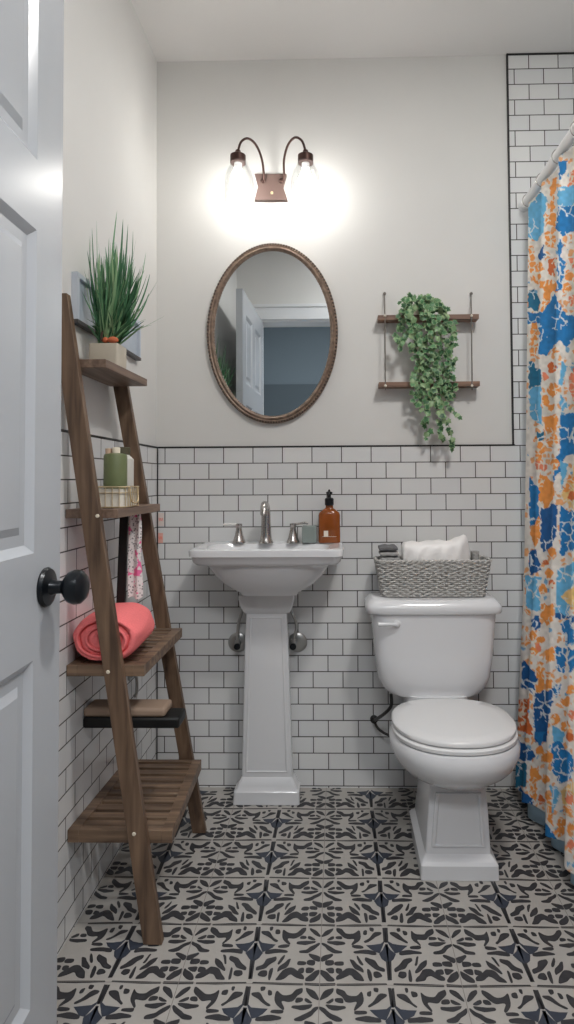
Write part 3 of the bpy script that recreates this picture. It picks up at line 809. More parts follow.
# white bag of rolls: soft crumpled packet
tp = B()
lft, rgt = UY(402, 550, -.11).x, UY(469, 550, -.11).x
n1, n2 = 40, 30
rr = random.Random(5)
def topz(u):
    pxs = [402, 404, 412, 425, 440, 452, 458, 463, 467, 469]; pys = [545, 542, 541.5, 541, 540, 540, 537, 535, 536, 545]
    px_ = 402 + 67 * u
    for k in range(len(pxs) - 1):
        if pxs[k] <= px_ <= pxs[k + 1]:
            f = (px_ - pxs[k]) / (pxs[k + 1] - pxs[k]); return UY(px_, pys[k] + (pys[k + 1] - pys[k]) * f, -.11).z
    return UY(px_, pys[-1], -.11).z
rings = []
zlow = zb + .01
for i in range(n1 + 1):
    u = i / n1; x = lft + (rgt - lft) * u; zt_ = topz(u); d = .043 * (1 - .35 * abs(2 * u - 1) ** 4) * (1 - .55 * max(0, u - .85) / .15)
    ring = []
    for k in range(n2):
        a = 2 * PI * k / n2; c, s = math.cos(a), math.sin(a)
        y = -.108 + d * math.copysign(abs(c) ** .7, c); z = (zt_ + zlow) / 2 + (zt_ - zlow) / 2 * math.copysign(abs(s) ** .75, s)
        wv = .0018 * math.sin(u * 31 + k * 1.3) + .0014 * math.sin(u * 17 - k * .9)
        ring.append(Vector((x, y + wv, z + wv * (1 if s > 0 else 0))))
    rings.append(ring)
loft(tp, rings)
tag(obj('tissue_packet', tp, m_white, ang=60), 'white crumpled plastic packet filling the middle of the basket', 'packet')
jb = UY(475, 553, -.11); bm = B(); hx = .012
loft(bm, [srect(jb.x, -.108, .012, .02, z, 5, 32) for z in (zb + .01, jb.z - .002)] + [srect(jb.x, -.108, .013, .018, jb.z + .006, 4, 32)])
tag(obj('small_pouch', bm, mat('grey pouch', '9a9996', .5, noise=.35, nscale=120), bevel=.001), 'small grey pouch at the right end of the basket', 'pouch')

# ------------------------------------------------------------------ ladder shelf
kY = lambda k: -(1 - k) * 2.25
ld = thing('ladder_shelf', 'brown wooden ladder shelf leaning against the left tiled wall', 'ladder shelf', (-.5, -.6, 0))
nearY0, nearY1 = -.800, -.780
# near rail
def rail(foot, top, yf0, yf1, yt0, yt1, w):
    d = (top - foot); bm = B()
    hexa(bm, [(foot.x - w / 2, yf0, .002), (foot.x + w / 2, yf0, .002), (foot.x + w / 2, yf1, .002), (foot.x - w / 2, yf1, .002),
              (top.x - w / 2, yt0, top.z), (top.x + w / 2, yt0, top.z), (top.x + w / 2, yt1, top.z), (top.x - w / 2, yt1, top.z)])
    return obj('rail', bm, m_wz, ld, bevel=.0015)
f1 = UZ(152.5, 946, 0); nearY0 = f1.y; nearY1 = nearY0 + .02; t1 = UY(63, 330, nearY0); t1.y = f1.y; t1 = f1 + (t1 - f1) * 1.05
RW = UY(146.8, 840, nearY0).x - UY(128, 840, nearY0).x
def near_y(z): return f1.y - .045 * z / 1.45
tn = near_y(t1.z); t1 = UY(63, 330, near_y(1.4)); t1 = Vector((f1.x + (t1.x - f1.x) * 1.06, 0, t1.z * 1.06))
rail(Vector((f1.x, 0, 0)), t1, nearY0, nearY1, tn, tn + .02, RW)
f2 = UZ(199, 834, 0); fy = f2.y; ty = kY(.79); t2 = UY(122.5, 400, ty); d2 = (t2 - f2); t2 = f2 + d2 * (1.42 / t2.z)
rail(Vector((f2.x, 0, 0)), t2, fy, fy + .02, t2.y, t2.y + .02, RW * .92)
def far_y(z): return fy + (t2.y - fy) * z / t2.z
for (px, py) in ((97.5, 516), (108, 672), (134, 834)):
    c = UY(px, py, nearY0); c = UY(px, py, near_y(c.z)); bm = B(); lathe(bm, [(.0045, -.001), (.0045, .001), (.0035, .0022), (.0, .0025)], c, 16, axis='Y'); obj('screw_cap', bm, m_cream, ld)
XW = XL + th + .001
def shelf(zn, zf, xn, xfar, thick, slats, mt):
    zm = (zn + zf) / 2; yn = near_y(zm) + .0215; yf = far_y(zm) - .002; bm = B()
    def slabxy(u0, u1, v0, v1, dz0, dz1):      # u across from the wall (metres; negative counts from the front edge), v along 0..1
        def P(u, v, dz):
            front = xn + (xfar - xn) * v; x = XW + u if u >= 0 else front + u + .0001
            return (x, yn + (yf - yn) * v, zn + (zf - zn) * v + dz)
        hexa(bm, [P(u0, v0, dz0), P(u1, v0, dz0), P(u1, v1, dz0), P(u0, v1, dz0), P(u0, v0, dz1), P(u1, v0, dz1), P(u1, v1, dz1), P(u0, v1, dz1)])
    if slats:
        L = yf - yn; e = .018 / L; fw = .026
        slabxy(-fw, -.0001, 0, 1, -thick, 0); slabxy(0, fw, 0, 1, -thick, 0)
        slabxy(fw, -fw, 0, e, -thick, 0); slabxy(fw, -fw, 1 - e, 1, -thick, 0)
        p = (1 - 2 * e) / slats
        for i in range(slats): slabxy(fw - .002, -fw + .002, e + p * (i + .17), e + p * (i + 1.0 - .17), -.014, -.003)
    else: slabxy(0, -.0001, 0, 1, -thick, 0)
    return obj('shelf', bm, mt, ld, bevel=.0012)
N1, G1 = UY(112, 357, nearY1), UY(147, 383.6, kY(.785))
N2, G2 = UY(121.8, 507.8, nearY1), UY(158.7, 504.7, kY(.80))
N3, G3 = UY(146.5, 663, nearY1), UY(180.6, 629.5, kY(.82))
N4, G4 = UY(173, 829, nearY1), UY(198.7, 765, kY(.835))
Z1, X1 = (N1.z + G1.z) / 2, G1.x; Z2, X2 = (N2.z + G2.z) / 2, G2.x; Z3, X3 = (N3.z + G3.z) / 2, G3.x; Z4 = (N4.z + G4.z) / 2
print('shelves', N1, G1, N2, G2, N3, G3, N4, G4)
Z1 = N1.z - (N1.z - G1.z) * .5
shelf(Z1, Z1, N1.x, G1.x, .020, 0, m_wy); shelf(Z2, Z2, N2.x, G2.x, .021, 0, m_wy); shelf(Z3, Z3, N3.x, G3.x, .026, 9, m_wx); shelf(N4.z, G4.z, N4.x, G4.x, .030, 9, m_wx)

# grass plant on top shelf
gp = UY(115, 357, -.66); gx = gp.x
gy = -.66
pl = thing('potted_grass', 'tall green grass plant in a square cream pot on the top ladder shelf', 'potted plant', (gx, gy, Z1))
hw = (UY(131, 350, gy - .03).x - UY(99.5, 350, gy - .03).x) / 2 * .92
pz = UY(115, 343.5, gy - .03).z
gx = min(gx, min(N1.x, G1.x) - hw - .003)
bm = B()
def s5(h, zz): return sq(gx, gy, h, h, zz, .006)
loft(bm, [s5(hw * .96, Z1 + .001), s5(hw, Z1 + .008), s5(hw, pz), s5(hw - .004, pz), s5(hw - .005, pz - .008)])
obj('pot', bm, m_pot, pl)
bm = B(); loft(bm, [s5(hw - .0055, pz - .009), s5(hw - .008, pz - .003)]); obj('soil', bm, m_soil, pl)
bm = B(); rg = random.Random(11)
def blade(bm, base, tip, bend, w, n=10):
    base, tip = Vector(base), Vector(tip); side = Vector((rg.uniform(-1, 1), rg.uniform(-.6, .6), 0)).normalized(); prev = None
    pv = None
    for i in range(n + 1):
        t = i / n; p = base.lerp(tip, t) + Vector(bend) * math.sin(PI * t) ; ww = w * (1 - t) ** .6 * (.5 + .5 * min(1, t * 5)) + .0002
        nr = Vector((side.y, -side.x, 0)) * ww * .3
        v = [bm.verts.new(p - side * ww), bm.verts.new(p + nr), bm.verts.new(p + side * ww)]
        if pv:
            bm.faces.new((pv[0], pv[1], v[1], v[0])); bm.faces.new((pv[1], pv[2], v[2], v[1]))
        pv = v
tips = [(83, 221), (92, 228), (117, 211), (128, 224), (123, 219), (109, 238), (76, 250), (90, 236), (146, 252), (144, 262), (158, 280), (150, 274), (136, 238), (133, 231), (149, 293), (104, 256), (100, 262), (114, 246), (98, 240)]
for i in range(320):
    a = rg.uniform(0, 2 * PI); r = hw * .6 * math.sqrt(rg.random()); base = Vector((gx + r * math.cos(a), gy + r * math.sin(a), pz - .004))
    if i < len(tips):
        tx, ty_ = tips[i]; dpt = gy + rg.uniform(-.03, .03); tip = UY(tx, ty_, dpt); base.x = gx + (tip.x - gx) * .2
    else:
        px_ = rg.gauss(114, 17); hgt = rg.uniform(238, 312) + abs(px_ - 114) * .9; tip = UY(px_, min(hgt, 325), gy + rg.uniform(-.06, .05))
    if tip.x < XL + .02: tip.x = XL + .02 + rg.random() * .01
    dx = tip.x - gx
    blade(bm, base, tip, (dx * .12 + rg.uniform(-.006, .006), rg.uniform(-.01, .01), .012), rg.uniform(.0024, .0054) if i != 3 else .008)
obj('grass_blades', bm, m_grass, pl, fix=False)
bm = B(); oc = UY(113, 340, gy - .03)
bmesh.ops.create_uvsphere(bm, u_segments=20, v_segments=12, radius=.011, matrix=Matrix.Translation(oc) @ Matrix.Diagonal((1.25, .8, .75, 1)))
obj('clay_bead', bm, m_orange, pl)
bm = B(); oc = UY(105.5, 340, gy - .028)
bmesh.ops.create_uvsphere(bm, u_segments=16, v_segments=10, radius=.008, matrix=Matrix.Translation(oc) @ Matrix.Diagonal((1.0, .8, .9, 1)))
obj('clay_bead', bm, m_orange, pl)
bm = B(); tube(bm, smooth_path([UY(101.5, 341, gy - .03), UY(101.6, 335, gy - .03), UY(102.5, 331, gy - .028)]), [.003] * 12 + [.0015], 8); obj('twig', bm, m_soil, pl)

# framed print on the left wall
Yn, Yf_ = UX(75, 322, XL + .01).y, UX(139, 370, XL + .01).y
zlo = UX(75, 322, XL + .01).z; zhi = zlo + .125
pf_ = thing('picture_frame', 'slim white framed print on the left wall behind the grass plant', 'picture', (XL, (Yn + Yf_) / 2, zlo))
m_print = mat('pale blue print', 'b9c4d0', .25, noise=.12, nscale=8)
bm = B()
for y0, y1, z0_, z1_ in ((Yn, Yf_, zhi - .012, zhi), (Yn, Yn + .012, zlo + .0085, zhi - .0125), (Yf_ - .012, Yf_, zlo + .0085, zhi - .0125)): box(bm, (XL + .0005, y0, z0_), (XL + .016, y1, z1_))
obj('frame', bm, mat('pale frame', 'c9d0da', .4), pf_)
bm = B(); box(bm, (XL + .0005, Yn, zlo - .001), (XL + .017, Yf_, zlo + .008)); obj('lower_edge', bm, mat('dark frame edge', '4c4a4a', .5), pf_)
bm = B(); box(bm, (XL, Yn + .012, zlo + .008), (XL + .008, Yf_ - .012, zhi - .012)); obj('print', bm, m_print, pf_)

# wire tray, green bottle on second shelf
ty0 = -.70
tr = thing('wire_tray', 'small brass wire tray lined in white on the second ladder shelf', 'tray', (UY(112, 505, ty0).x, ty0, Z2))
xa, xb = UY(90, 500, ty0).x, UY(141, 500, ty0 + .1).x
xa = max(xa, XW + .01); xb = min(xb, X2 - .006)
ya, yb = -.725, -.60; H_ = .052
cxr, cyr = (xa + xb) / 2, (ya + yb) / 2; hxr, hyr = (xb - xa) / 2, (yb - ya) / 2
bm = B(); ins = .003
loft(bm, [srect(cxr, cyr, hxr - ins, hyr - ins, Z2 + .002, 8), srect(cxr, cyr, hxr - ins, hyr - ins, Z2 + H_ - .004, 8), srect(cxr, cyr, hxr - ins - .003, hyr - ins - .003, Z2 + H_ - .004, 8), srect(cxr, cyr, hxr - ins - .003, hyr - ins - .003, Z2 + .006, 8)])
obj('liner', bm, mat('white liner', 'dcd6c9', .6, noise=.08, nscale=60), tr)
bm = B()
for zz_, r_ in ((Z2 + .003, .0014), (Z2 + H_ * .72, .0012), (Z2 + H_, .0018)): tube(bm, resample(srect(cxr, cyr, hxr, hyr, zz_, 8), 60), r_, 6, closed=True)
for p in resample(srect(cxr, cyr, hxr, hyr, 0, 8), 24): tube(bm, [(p.x, p.y, Z2 + .002), (p.x, p.y, Z2 + H_)], .0012, 6)
obj('wire_frame', bm, m_wire, tr)
bm = B()
for s in (1,):
    xe = xb + .0015; tube(bm, smooth_path([(xe, cyr - .03, Z2 + H_), (xe + .004, cyr - .024, Z2 + H_ * .3), (xe + .004, cyr + .024, Z2 + H_ * .3), (xe, cyr + .03, Z2 + H_)]), .0022, 8)
obj('handle', bm, m_wire, tr)
gb = UY(115.5, 470, cyr); zb2 = Z2 + .0075
br_ = (UY(127, 470, cyr).x - UY(104.5, 470, cyr).x) / 2; zt2 = UY(115, 454, cyr).z
bt = thing('green_bottle', 'sage green bottle with a cream cap standing in the wire tray', 'bottle', (gb.x, cyr, zb2))
br_ = min(br_, hyr - .012)
bm = B(); lathe(bm, [(br_ * .9, zb2), (br_, zb2 + .006), (br_, zt2 - .006), (br_ * .93, zt2 - .001), (br_ * .5, zt2 + .002), (0, zt2 + .002)], (gb.x, cyr, 0), 40); obj('bottle_body', bm, m_green, bt)
bm = B(); lathe(bm, [(br_ * .34, zt2 + .001), (br_ * .36, zt2 + .014), (br_ * .3, zt2 + .017), (0, zt2 + .017)], (gb.x + br_ * .05, cyr, 0), 24); obj('cap', bm, m_cream, bt)
bm = B(); lathe(bm, [(br_ * .28, zt2 + .0), (br_ * .28, zt2 + .014), (0, zt2 + .015)], (gb.x - br_ * .62, cyr, 0), 20); obj('spout', bm, mat('pale pink cap', 'c9ab93', .6), bt)
c2 = UY(122.5, 450, -.535)
ob = thing('olive_jar', 'dark olive lidded jar behind the green bottle on the second ladder shelf', 'jar', (c2.x, -.535, Z2))
bm = B(); zq = UY(122, 452, -.535).z; lathe(bm, [(.028, Z2 + .001), (.030, Z2 + .006), (.030, zq - .02), (.018, zq - .008), (.016, zq)], (c2.x, -.535, 0), 32); obj('jar_body', bm, mat('white jar', 'd8d5cd', .4), ob)
bm = B(); lathe(bm, [(.0175, zq - .008), (.021, zq - .006), (.021, zq + .011), (.018, zq + .013), (0, zq + .013)], (c2.x, -.535, 0), 32); obj('lid', bm, m_olive, ob)

# rolled coral towel on the third shelf
ct = thing('rolled_towel', 'rolled coral pink bath towel on the third ladder shelf', 'towel', (-.55, -.66, Z3))
ys0, ys1 = near_y(.7) + .030, -.565
lft, rgt = max(UY(70, 640, ys0).x, XW + .002), UY(139, 640, ys0).x
tw = B(); rr = random.Random(2)
cx = (lft + rgt) / 2 ; hx = (rgt - lft) / 2; hz = (UY(110, 616, ys0).z - Z3) / 2; zc = Z3 + .002 + hz
rings = []
for i in range(29):
    t = i / 28; y = ys0 + (ys1 - ys0) * t; sc = 1 - .10 * (2 * abs(t - .5)) ** 5
    ring = []
    for k in range(64):
        a = 2 * PI * k / 64; c, s = math.cos(a), math.sin(a)
        wv = 1 + .018 * math.sin(5 * a + 3 * t) + .012 * math.sin(9 * a - 4 * t)
        ring.append(Vector((cx - .012 * t + hx * sc * wv * math.copysign(abs(c) ** .9, c), y, max(Z3 + .001, zc + hz * sc * wv * math.copysign(abs(s) ** .95, s)))))
    rings.append(ring)
# rolled end: inset spiral groove towards the viewer
ends = []
for sc, dy in ((.93, -.006), (.84, -.005), (.80, .004), (.74, -.003), (.62, -.005), (.55, .002), (.48, -.005), (.3, -.006), (.1, -.004)):
    ends.append([Vector((cx + (p.x - cx) * sc, ys0 + dy, zc + (p.z - zc) * sc)) for p in rings[0]])
loft(tw, ends[::-1] + rings)
obj('towel_roll', tw, m_coral, ct, ang=70)
bm = B(); pts = []
for k in range(150):
    a = k / 150 * 2 * PI * 2.3 + .5; r_ = .88 - .62 * k / 150
    pts.append(Vector((cx + hx * r_ * math.cos(a), ys0 - .006, zc + hz * r_ * math.sin(a))))
tube(bm, pts, .0035, 8); obj('towel_fold', bm, m_coral, ct)

# tan ledge with black underside on left wall
z_l = .475
lg = thing('wall_ledge', 'tan padded ledge with black underside on the left wall behind the ladder', 'ledge', (XL, -.6, z_l - .05))
LY = kY(.705)
e1, e2 = UY(179, 729, LY), UY(165, 714, LY); zA = e1.z
bm = B(); box(bm, (XW, LY, zA), (e1.x, LY + .075, zA + .027)); obj('base_frame', bm, m_blk, lg, bevel=.006)
bm = B(); box(bm, (XW, LY + .001, zA + .0275), (e2.x, LY + .075, zA + .050)); obj('pad', bm, m_tan, lg, bevel=.008)
bm = B(); b0, b1_ = UY(121, 610, -.56), UY(124.5, 512, -.56); d_ = (b1_ - b0); b0 = b0 - d_ * 1.05; b1_ = b1_ + d_ * .02
b0.z = zA + .050; w_ = .011
x0_, x1_ = b0.x, b1_.x
hexa(bm, [(x0_ - w_, -.565, b0.z), (x0_ + w_, -.565, b0.z), (x0_ + w_, -.555, b0.z), (x0_ - w_, -.555, b0.z), (x1_ - w_, -.565, b1_.z), (x1_ + w_, -.565, b1_.z), (x1_ + w_, -.555, b1_.z), (x1_ - w_, -.555, b1_.z)])
obj('upright_bar', bm, m_blk, lg)

# patterned hanging cloth
t = NT('floral cotton'); tc = t.add('ShaderNodeTexCoord'); n = t.add('ShaderNodeTexVoronoi'); n.inputs['Scale'].default_value = 150; n2 = t.add('ShaderNodeTexNoise'); n2.inputs['Scale'].default_value = 42
t.link(tc.outputs['Object'], n.inputs['Vector']); t.link(tc.outputs['Object'], n2.inputs['Vector'])
r1 = t.add('ShaderNodeValToRGB'); e_ = r1.color_ramp.elements; e_[0].color = rgb('6f6d70'); e_[0].position = .22; e_[1].color = rgb('e6e2e0'); e_[1].position = .42
r2 = t.add('ShaderNodeValToRGB'); e_ = r2.color_ramp.elements; e_[0].position = .60; e_[1].position = .64
mx = t.add('ShaderNodeMixRGB'); mx.inputs[2].default_value = rgb('ef6fa3'); t.link(n.outputs['Distance'], r1.inputs[0]); t.link(n2.outputs['Fac'], r2.inputs[0]); t.link(r2.outputs[0], mx.inputs[0]); t.link(r1.outputs[0], mx.inputs[1]); t.link(mx.outputs[0], t.b.inputs['Base Color']); t.b.inputs['Roughness'].default_value = .9
m_floral = t.m
fcY = -.56
A0, A1 = UY(128, 517, fcY), UY(140, 598, fcY); bm = B(); rows_ = []
Zt_, Zb_ = Z2 - .022, A1.z
for side in (0, 1):
    for i in range(2): pass
outer_ = []
nz = 20
front = []
for j in range(nz + 1):
    tt = j / nz; z = Zt_ + (Zb_ - Zt_) * tt; xl = A0.x + .002; xr = A0.x + .034 + .004 * tt + .002 * math.sin(tt * 9)
    ring = []
    for k in range(13):
        u = k / 12; ring.append(Vector((xl + (xr - xl) * u, fcY - .005 * math.sin(u * 9 + tt * 2), z + (.004 * math.sin(u * 7) if j == nz else 0))))
    for k in range(12, -1, -1):
        u = k / 12; ring.append(Vector((xl + (xr - xl) * u, fcY + .004 - .005 * math.sin(u * 9 + tt * 2), z + (.004 * math.sin(u * 7) if j == nz else 0))))
    front.append(ring)
loft(bm, front)
tag(obj('hanging_cloth', bm, m_floral), 'pink and grey floral cloth strip hanging under the second ladder shelf', 'cloth')
# two printed stickers on the back wall
m_pinkpr = mat('pink ink', 'ef8d80', .6)
for i, (y0, y1, lab, c_) in enumerate(((513, 526, 'faint pink printed white sticker on the back wall tile, upper of two', 'eec0b8'), (533, 543, 'salmon pink square sticker on the back wall tile, lower of two', 'efa293'))):
    l, r = UY((151, 152)[i], y0, -th), UY((164, 163)[i], y1, -th); l.x = max(l.x, XL + th + .004)
    st = thing('wall_sticker', lab, 'sticker', ((l.x + r.x) / 2, -th, r.z), 0, 'pink stickers in the corner')
    bm = B(); box(bm, (l.x, -th - .0012, r.z), (r.x, -th - .0002, l.z)); obj('paper', bm, mat('sticker paper', ('e9dcd6', 'ecb5a6')[i], .6), st)
    bm = B(); zc_ = (l.z + r.z) / 2
    pts = [(l.x + (r.x - l.x) * (.1 + .8 * k / 20), -th - .0016, zc_ + .006 * math.sin(k * .9)) for k in range(21)]
    tube(bm, pts, .0008, 6); obj('print', bm, m_pinkpr, st)
# small chrome hook under third shelf
hk = UX(136, 676, XL + th + .02); bm = B()
tube(bm, smooth_path([(XL + th, hk.y, hk.z - .002), (XL + th + .02, hk.y, hk.z), (XL + th + .022, hk.y, hk.z - .05), (XL + th + .014, hk.y, hk.z - .062)]), .005, 12)
lathe(bm, [(.014, XL + th), (.014, XL + th + .004)], (0, hk.y, hk.z), 20, axis='X')
tag(obj('wall_hook', bm, m_chr2), 'small chrome hook on the left tile below the third ladder shelf', 'hook')

# ------------------------------------------------------------------ shower: tub, rod, curtain
tb = thing('bathtub', 'white bathtub behind the patterned shower curtain', 'bathtub', (1.03, -.9, 0))
bm = B()
X0t, X1t, Y0t, Y1t, Zt = .73, XR - .002, YF + .004, -.008, .40
cx, cy, hx, hy = (X0t + X1t) / 2, (Y0t + Y1t) / 2, (X1t - X0t) / 2, (Y1t - Y0t) / 2
loft(bm, [sq(cx, cy, hx - .012, hy, .001, .01), sq(cx, cy, hx - .012, hy, Zt - .05, .01), sq(cx, cy, hx, hy, Zt - .035, .015), sq(cx, cy, hx, hy, Zt - .008, .015), sq(cx, cy, hx - .01, hy - .01, Zt, .02),
          sq(cx, cy, hx - .06, hy - .07, Zt - .002, .08), sq(cx, cy, hx - .08, hy - .10, Zt - .05, .09), sq(cx, cy, hx - .13, hy - .2, .12, .1), sq(cx, cy, hx - .2, hy - .3, .1, .1)])
obj('tub_shell', bm, m_por, tb, ang=50)
RX = UY(526, 200, -.03).x; RZ = UY(525, 203, -.03).z
rd = thing('curtain_rod', 'white shower curtain rod fixed to the tiled back wall', 'curtain rod', (RX, -.9, RZ))
bm = B(); tube(bm, [(RX, -th, RZ), (RX, YF, RZ)], .0165, 20); obj('rod', bm, mat('white rod', 'f6f6f6', .3), rd)
bm = B(); lathe(bm, [(.022, 0), (.022, .003), (.019, .010), (.0170, .012)], (RX, -th, RZ), 28, axis='Y'); obj('end_flange', bm, m_trim, rd)
bm = B(); lathe(bm, [(.022, 0), (.022, -.003), (.019, -.010), (.0170, -.012)], (RX, YF, RZ), 28, axis='Y'); obj('end_flange', bm, m_trim, rd)
for i in range(12):
    y = -.06 - i * .15; bm = B()
    pts = [(RX + .021 * math.cos(a), y, RZ - .004 + .023 * math.sin(a)) for a in [2 * PI * k / 20 for k in range(20)]]
    tube(bm, pts, .0016, 6, closed=True)
    tag(obj('curtain_ring', bm, m_chrome), 'thin metal ring holding the shower curtain on its rod', 'curtain ring', 'rings along the curtain rod')

cols_ = dict(W='efe8e0', B='1f7fc2', D='175e9e', L='6cb9e4', O='f9a04f', T='1a7399', S='f6906c', R='e0733a', Y='f6cd86')
CP = [
 ('L', [(528,208),(540,190),(546,200),(543,232),(538,240),(528,238)]), ('O', [(551,180),(558,178),(555,195),(554,213),(550,213),(550,190)]),
 ('O', [(545,214),(556,214),(556,226),(545,226)]), ('O', [(545,232),(555,231),(555,248),(545,247)]), ('R', [(549,260),(556,259),(556,275),(548,274)]), ('O', [(545,281),(557,281),(557,291),(545,291)]),
 ('B', [(558,160),(568,160),(566,173),(560,179)]), ('S', [(570,172),(576,168),(576,190),(568,187)]), ('L', [(557,188),(576,186),(576,206),(558,207)]),
 ('B', [(558,208),(576,206),(576,230),(562,238),(556,228)]), ('B', [(558,239),(564,245),(560,255),(566,262),(561,290),(556,290),(558,265)]), ('D', [(537,258),(543,245),(545,255),(540,260)]),
 ('O', [(529,246),(534,246),(533,270),(530,272)]), ('T', [(529,292),(534,288),(541,303),(537,311),(528,306)]), ('O', [(545,282),(552,290),(549,311),(540,313),(543,300)]),
 ('B', [(528,312),(543,313),(556,292),(558,300),(566,315),(576,318),(576,336),(566,348),(560,340),(553,347),(545,357),(539,353),(540,330),(528,322)]),
 ('O', [(531,323),(538,323),(537,357),(531,358)]), ('T', [(529,361),(541,370),(541,384),(529,388)]), ('L', [(529,389),(541,385),(542,425),(530,418)]),
 ('O', [(544,416),(557,415),(557,431),(545,431)]), ('L', [(560,360),(567,367),(562,386),(559,386)]), ('S', [(569,378),(576,364),(576,402),(570,395)]), ('L', [(560,394),(570,405),(560,413)]),
 ('B', [(560,414),(576,412),(576,455),(560,455)]), ('T', [(536,432),(543,430),(544,440),(537,443)]), ('O', [(540,473),(553,481),(556,495),(547,508),(538,500),(537,484)]),
 ('B', [(529,476),(540,492),(537,501),(541,520),(530,527)]), ('B', [(553,482),(563,468),(566,450),(556,456)]), ('D', [(541,508),(557,504),(557,535),(548,553),(541,547)]),
 ('L', [(560,459),(568,466),(561,491)]), ('Y', [(576,463),(560,497),(574,511)]), ('B', [(560,505),(576,515),(576,550),(560,556)]), ('O', [(530,533),(539,514),(541,540),(534,546)]),
 ('D', [(528,553),(536,548),(542,571),(530,574)]), ('L', [(526,575),(541,578),(540,612),(525,606)]), ('L', [(557,570),(576,560),(568,615),(556,617)]), ('Y', [(576,585),(561,597),(576,612)]),
 ('O', [(540,604),(553,605),(553,622),(546,626),(540,615)]), ('D', [(556,612),(574,617),(574,622),(556,617)]), ('D', [(532,618),(538,615),(541,625),(536,630),(531,627)]),
 ('B', [(560,622),(572,620),(574,640),(566,644)]), ('B', [(556,646),(566,650),(565,672),(558,672)]), ('B', [(567,648),(576,650),(576,664),(569,674)]),
 ('O', [(537,662),(544,662),(544,691),(536,692)]), ('O', [(546,671),(552,671),(552,691),(546,691)]), ('D', [(523,660),(530,667),(538,680),(533,692),(520,688)]),
 ('D', [(536,693),(556,687),(548,720),(547,742),(535,742),(534,705)]), ('R', [(518,700),(530,697),(528,715),(533,737),(517,730)]), ('B', [(554,686),(560,684),(560,694),(555,696)]),
 ('L', [(553,726),(564,733),(564,744),(553,742)]), ('D', [(515,736),(536,755),(530,763),(515,757)]), ('B', [(534,732),(546,732),(540,749)]), ('T', [(514,758),(527,765),(526,786),(515,787)]),
 ('D', [(519,786),(533,800),(533,818),(519,800)]), ('O', [(530,765),(539,767),(535,802),(530,796)]), ('B', [(552,744),(560,740),(573,760),(573,777),(560,783),(552,770)]),
 ('L', [(550,784),(562,792),(552,814)]), ('B', [(536,812),(550,830),(560,842),(547,838),(537,822)]), ('O', [(545,790),(550,796),(553,828),(548,820)]), ('Y', [(561,790),(574,782),(574,800),(563,806)]),
]
circ = [('O',532,250,3),('O',533,264,3.4),('O',540,266,4.2),('O',537,278,4.2),('O',543,284,4),('S',573,262,4),('O',569,275,4.5),('O',567,288,5),('S',573,300,5),('O',555,351,3.5),('R',552,368,4.2),('S',545,377,3.5),('O',553,390,6),('O',546,401,4),('O',551,407,3.4),
 ('O',552,441,5.5),('O',540,449,5),('O',536,440,2.5),('O',539,457,3.4),('S',539,465,3.6),('S',544,468,3.2),('O',555,465,4.6),('O',571,478,4),('O',567,488,4),('R',572,497,4),('O',552,552,4),('R',545,562,3.2),('O',549,574,4),('R',552,583,3.5),('O',543,589,4),
 ('O',528,612,3),('O',533,636,3.8),('O',541,640,4),('O',527,642,3),('O',534,651,4.2),('O',550,654,5.5),('O',530,660,3),('S',538,648,3),('O',571,690,4.5),('O',565,702,4.5),('O',556,719,5),('S',571,715,4),('O',565,727,4.4),('R',570,738,4),
 ('O',540,750,4),('O',548,758,5.5),('O',546,779,4),('O',538,778,3),('R',541,800,4),('S',569,798,5),('O',567,810,4.5),('O',562,822,4.5),('O',560,832,4.5),('O',571,828,4),('S',571,845,4)]
# fold profile of the curtain along the rod
CY0, CY1 = -.085, -1.50
def cx_at(y, z):
    t = 1 - z / RZ
    s_ = -y
    base = RX + (.612 - RX) * t ** 1.1
    base += .012 * t
    amp = .012 + .016 * t
    fold_ = math.sin(s_ * 2 * PI / .155 + 1.0 + .7 * t) + .35 * math.sin(s_ * 2 * PI / .083 + 2.2 * t)
    flare = -.035 * max(0, t - .62) / .38 * math.exp(-((s_ - .16) / .10) ** 2)
    return base + amp * fold_ * .8 + flare
zbt = .055
NYc, NZc = 560, 720
ys = np.linspace(CY0, CY1, NYc)
ztop_c = RZ - .025
# pixel position of each cloth point measured on the mean cloth plane -> print pattern
def inpoly(P, X, Y):
    r = np.zeros(X.shape, bool); n = len(P)
    for i in range(n):
        x0, y0 = P[i]; x1, y1 = P[(i + 1) % n]
        if y0 == y1: continue
        c = ((y0 > Y) != (y1 > Y)) & (X < (x1 - x0) * (Y - y0) / (y1 - y0) + x0); r ^= c
    return r
verts = np.zeros((NZc, NYc, 3)); PXY = np.zeros((NZc, NYc, 2))
ss = np.linspace(0, 1, NZc)
for j in range(NZc):
    for i in range(NYc):
        y = ys[i]; z = ztop_c + (zbt + .012 * math.sin(-y * 30) - ztop_c) * ss[j]
        verts[j, i] = (cx_at(y, z), y, z)
t_ = 1 - verts[..., 2] / RZ
mx_ = RX + (.612 - RX) * t_ ** 1.1 + .012 * t_ - .02 * np.clip(t_ - .62, 0, 1) * np.exp(-((-verts[..., 1] - .16) / .15) ** 2)
D_ = np.stack([verts[..., 0] - CAM.x, verts[..., 1] - CAM.y, verts[..., 2] - CAM.z], -1)
w_ = D_ @ np.array(fwd); PX = CX + F * (D_ @ np.array(R_)) / w_; PY = CY - F * (D_ @ np.array(U_)) / w_
rs = np.random.RandomState(4)
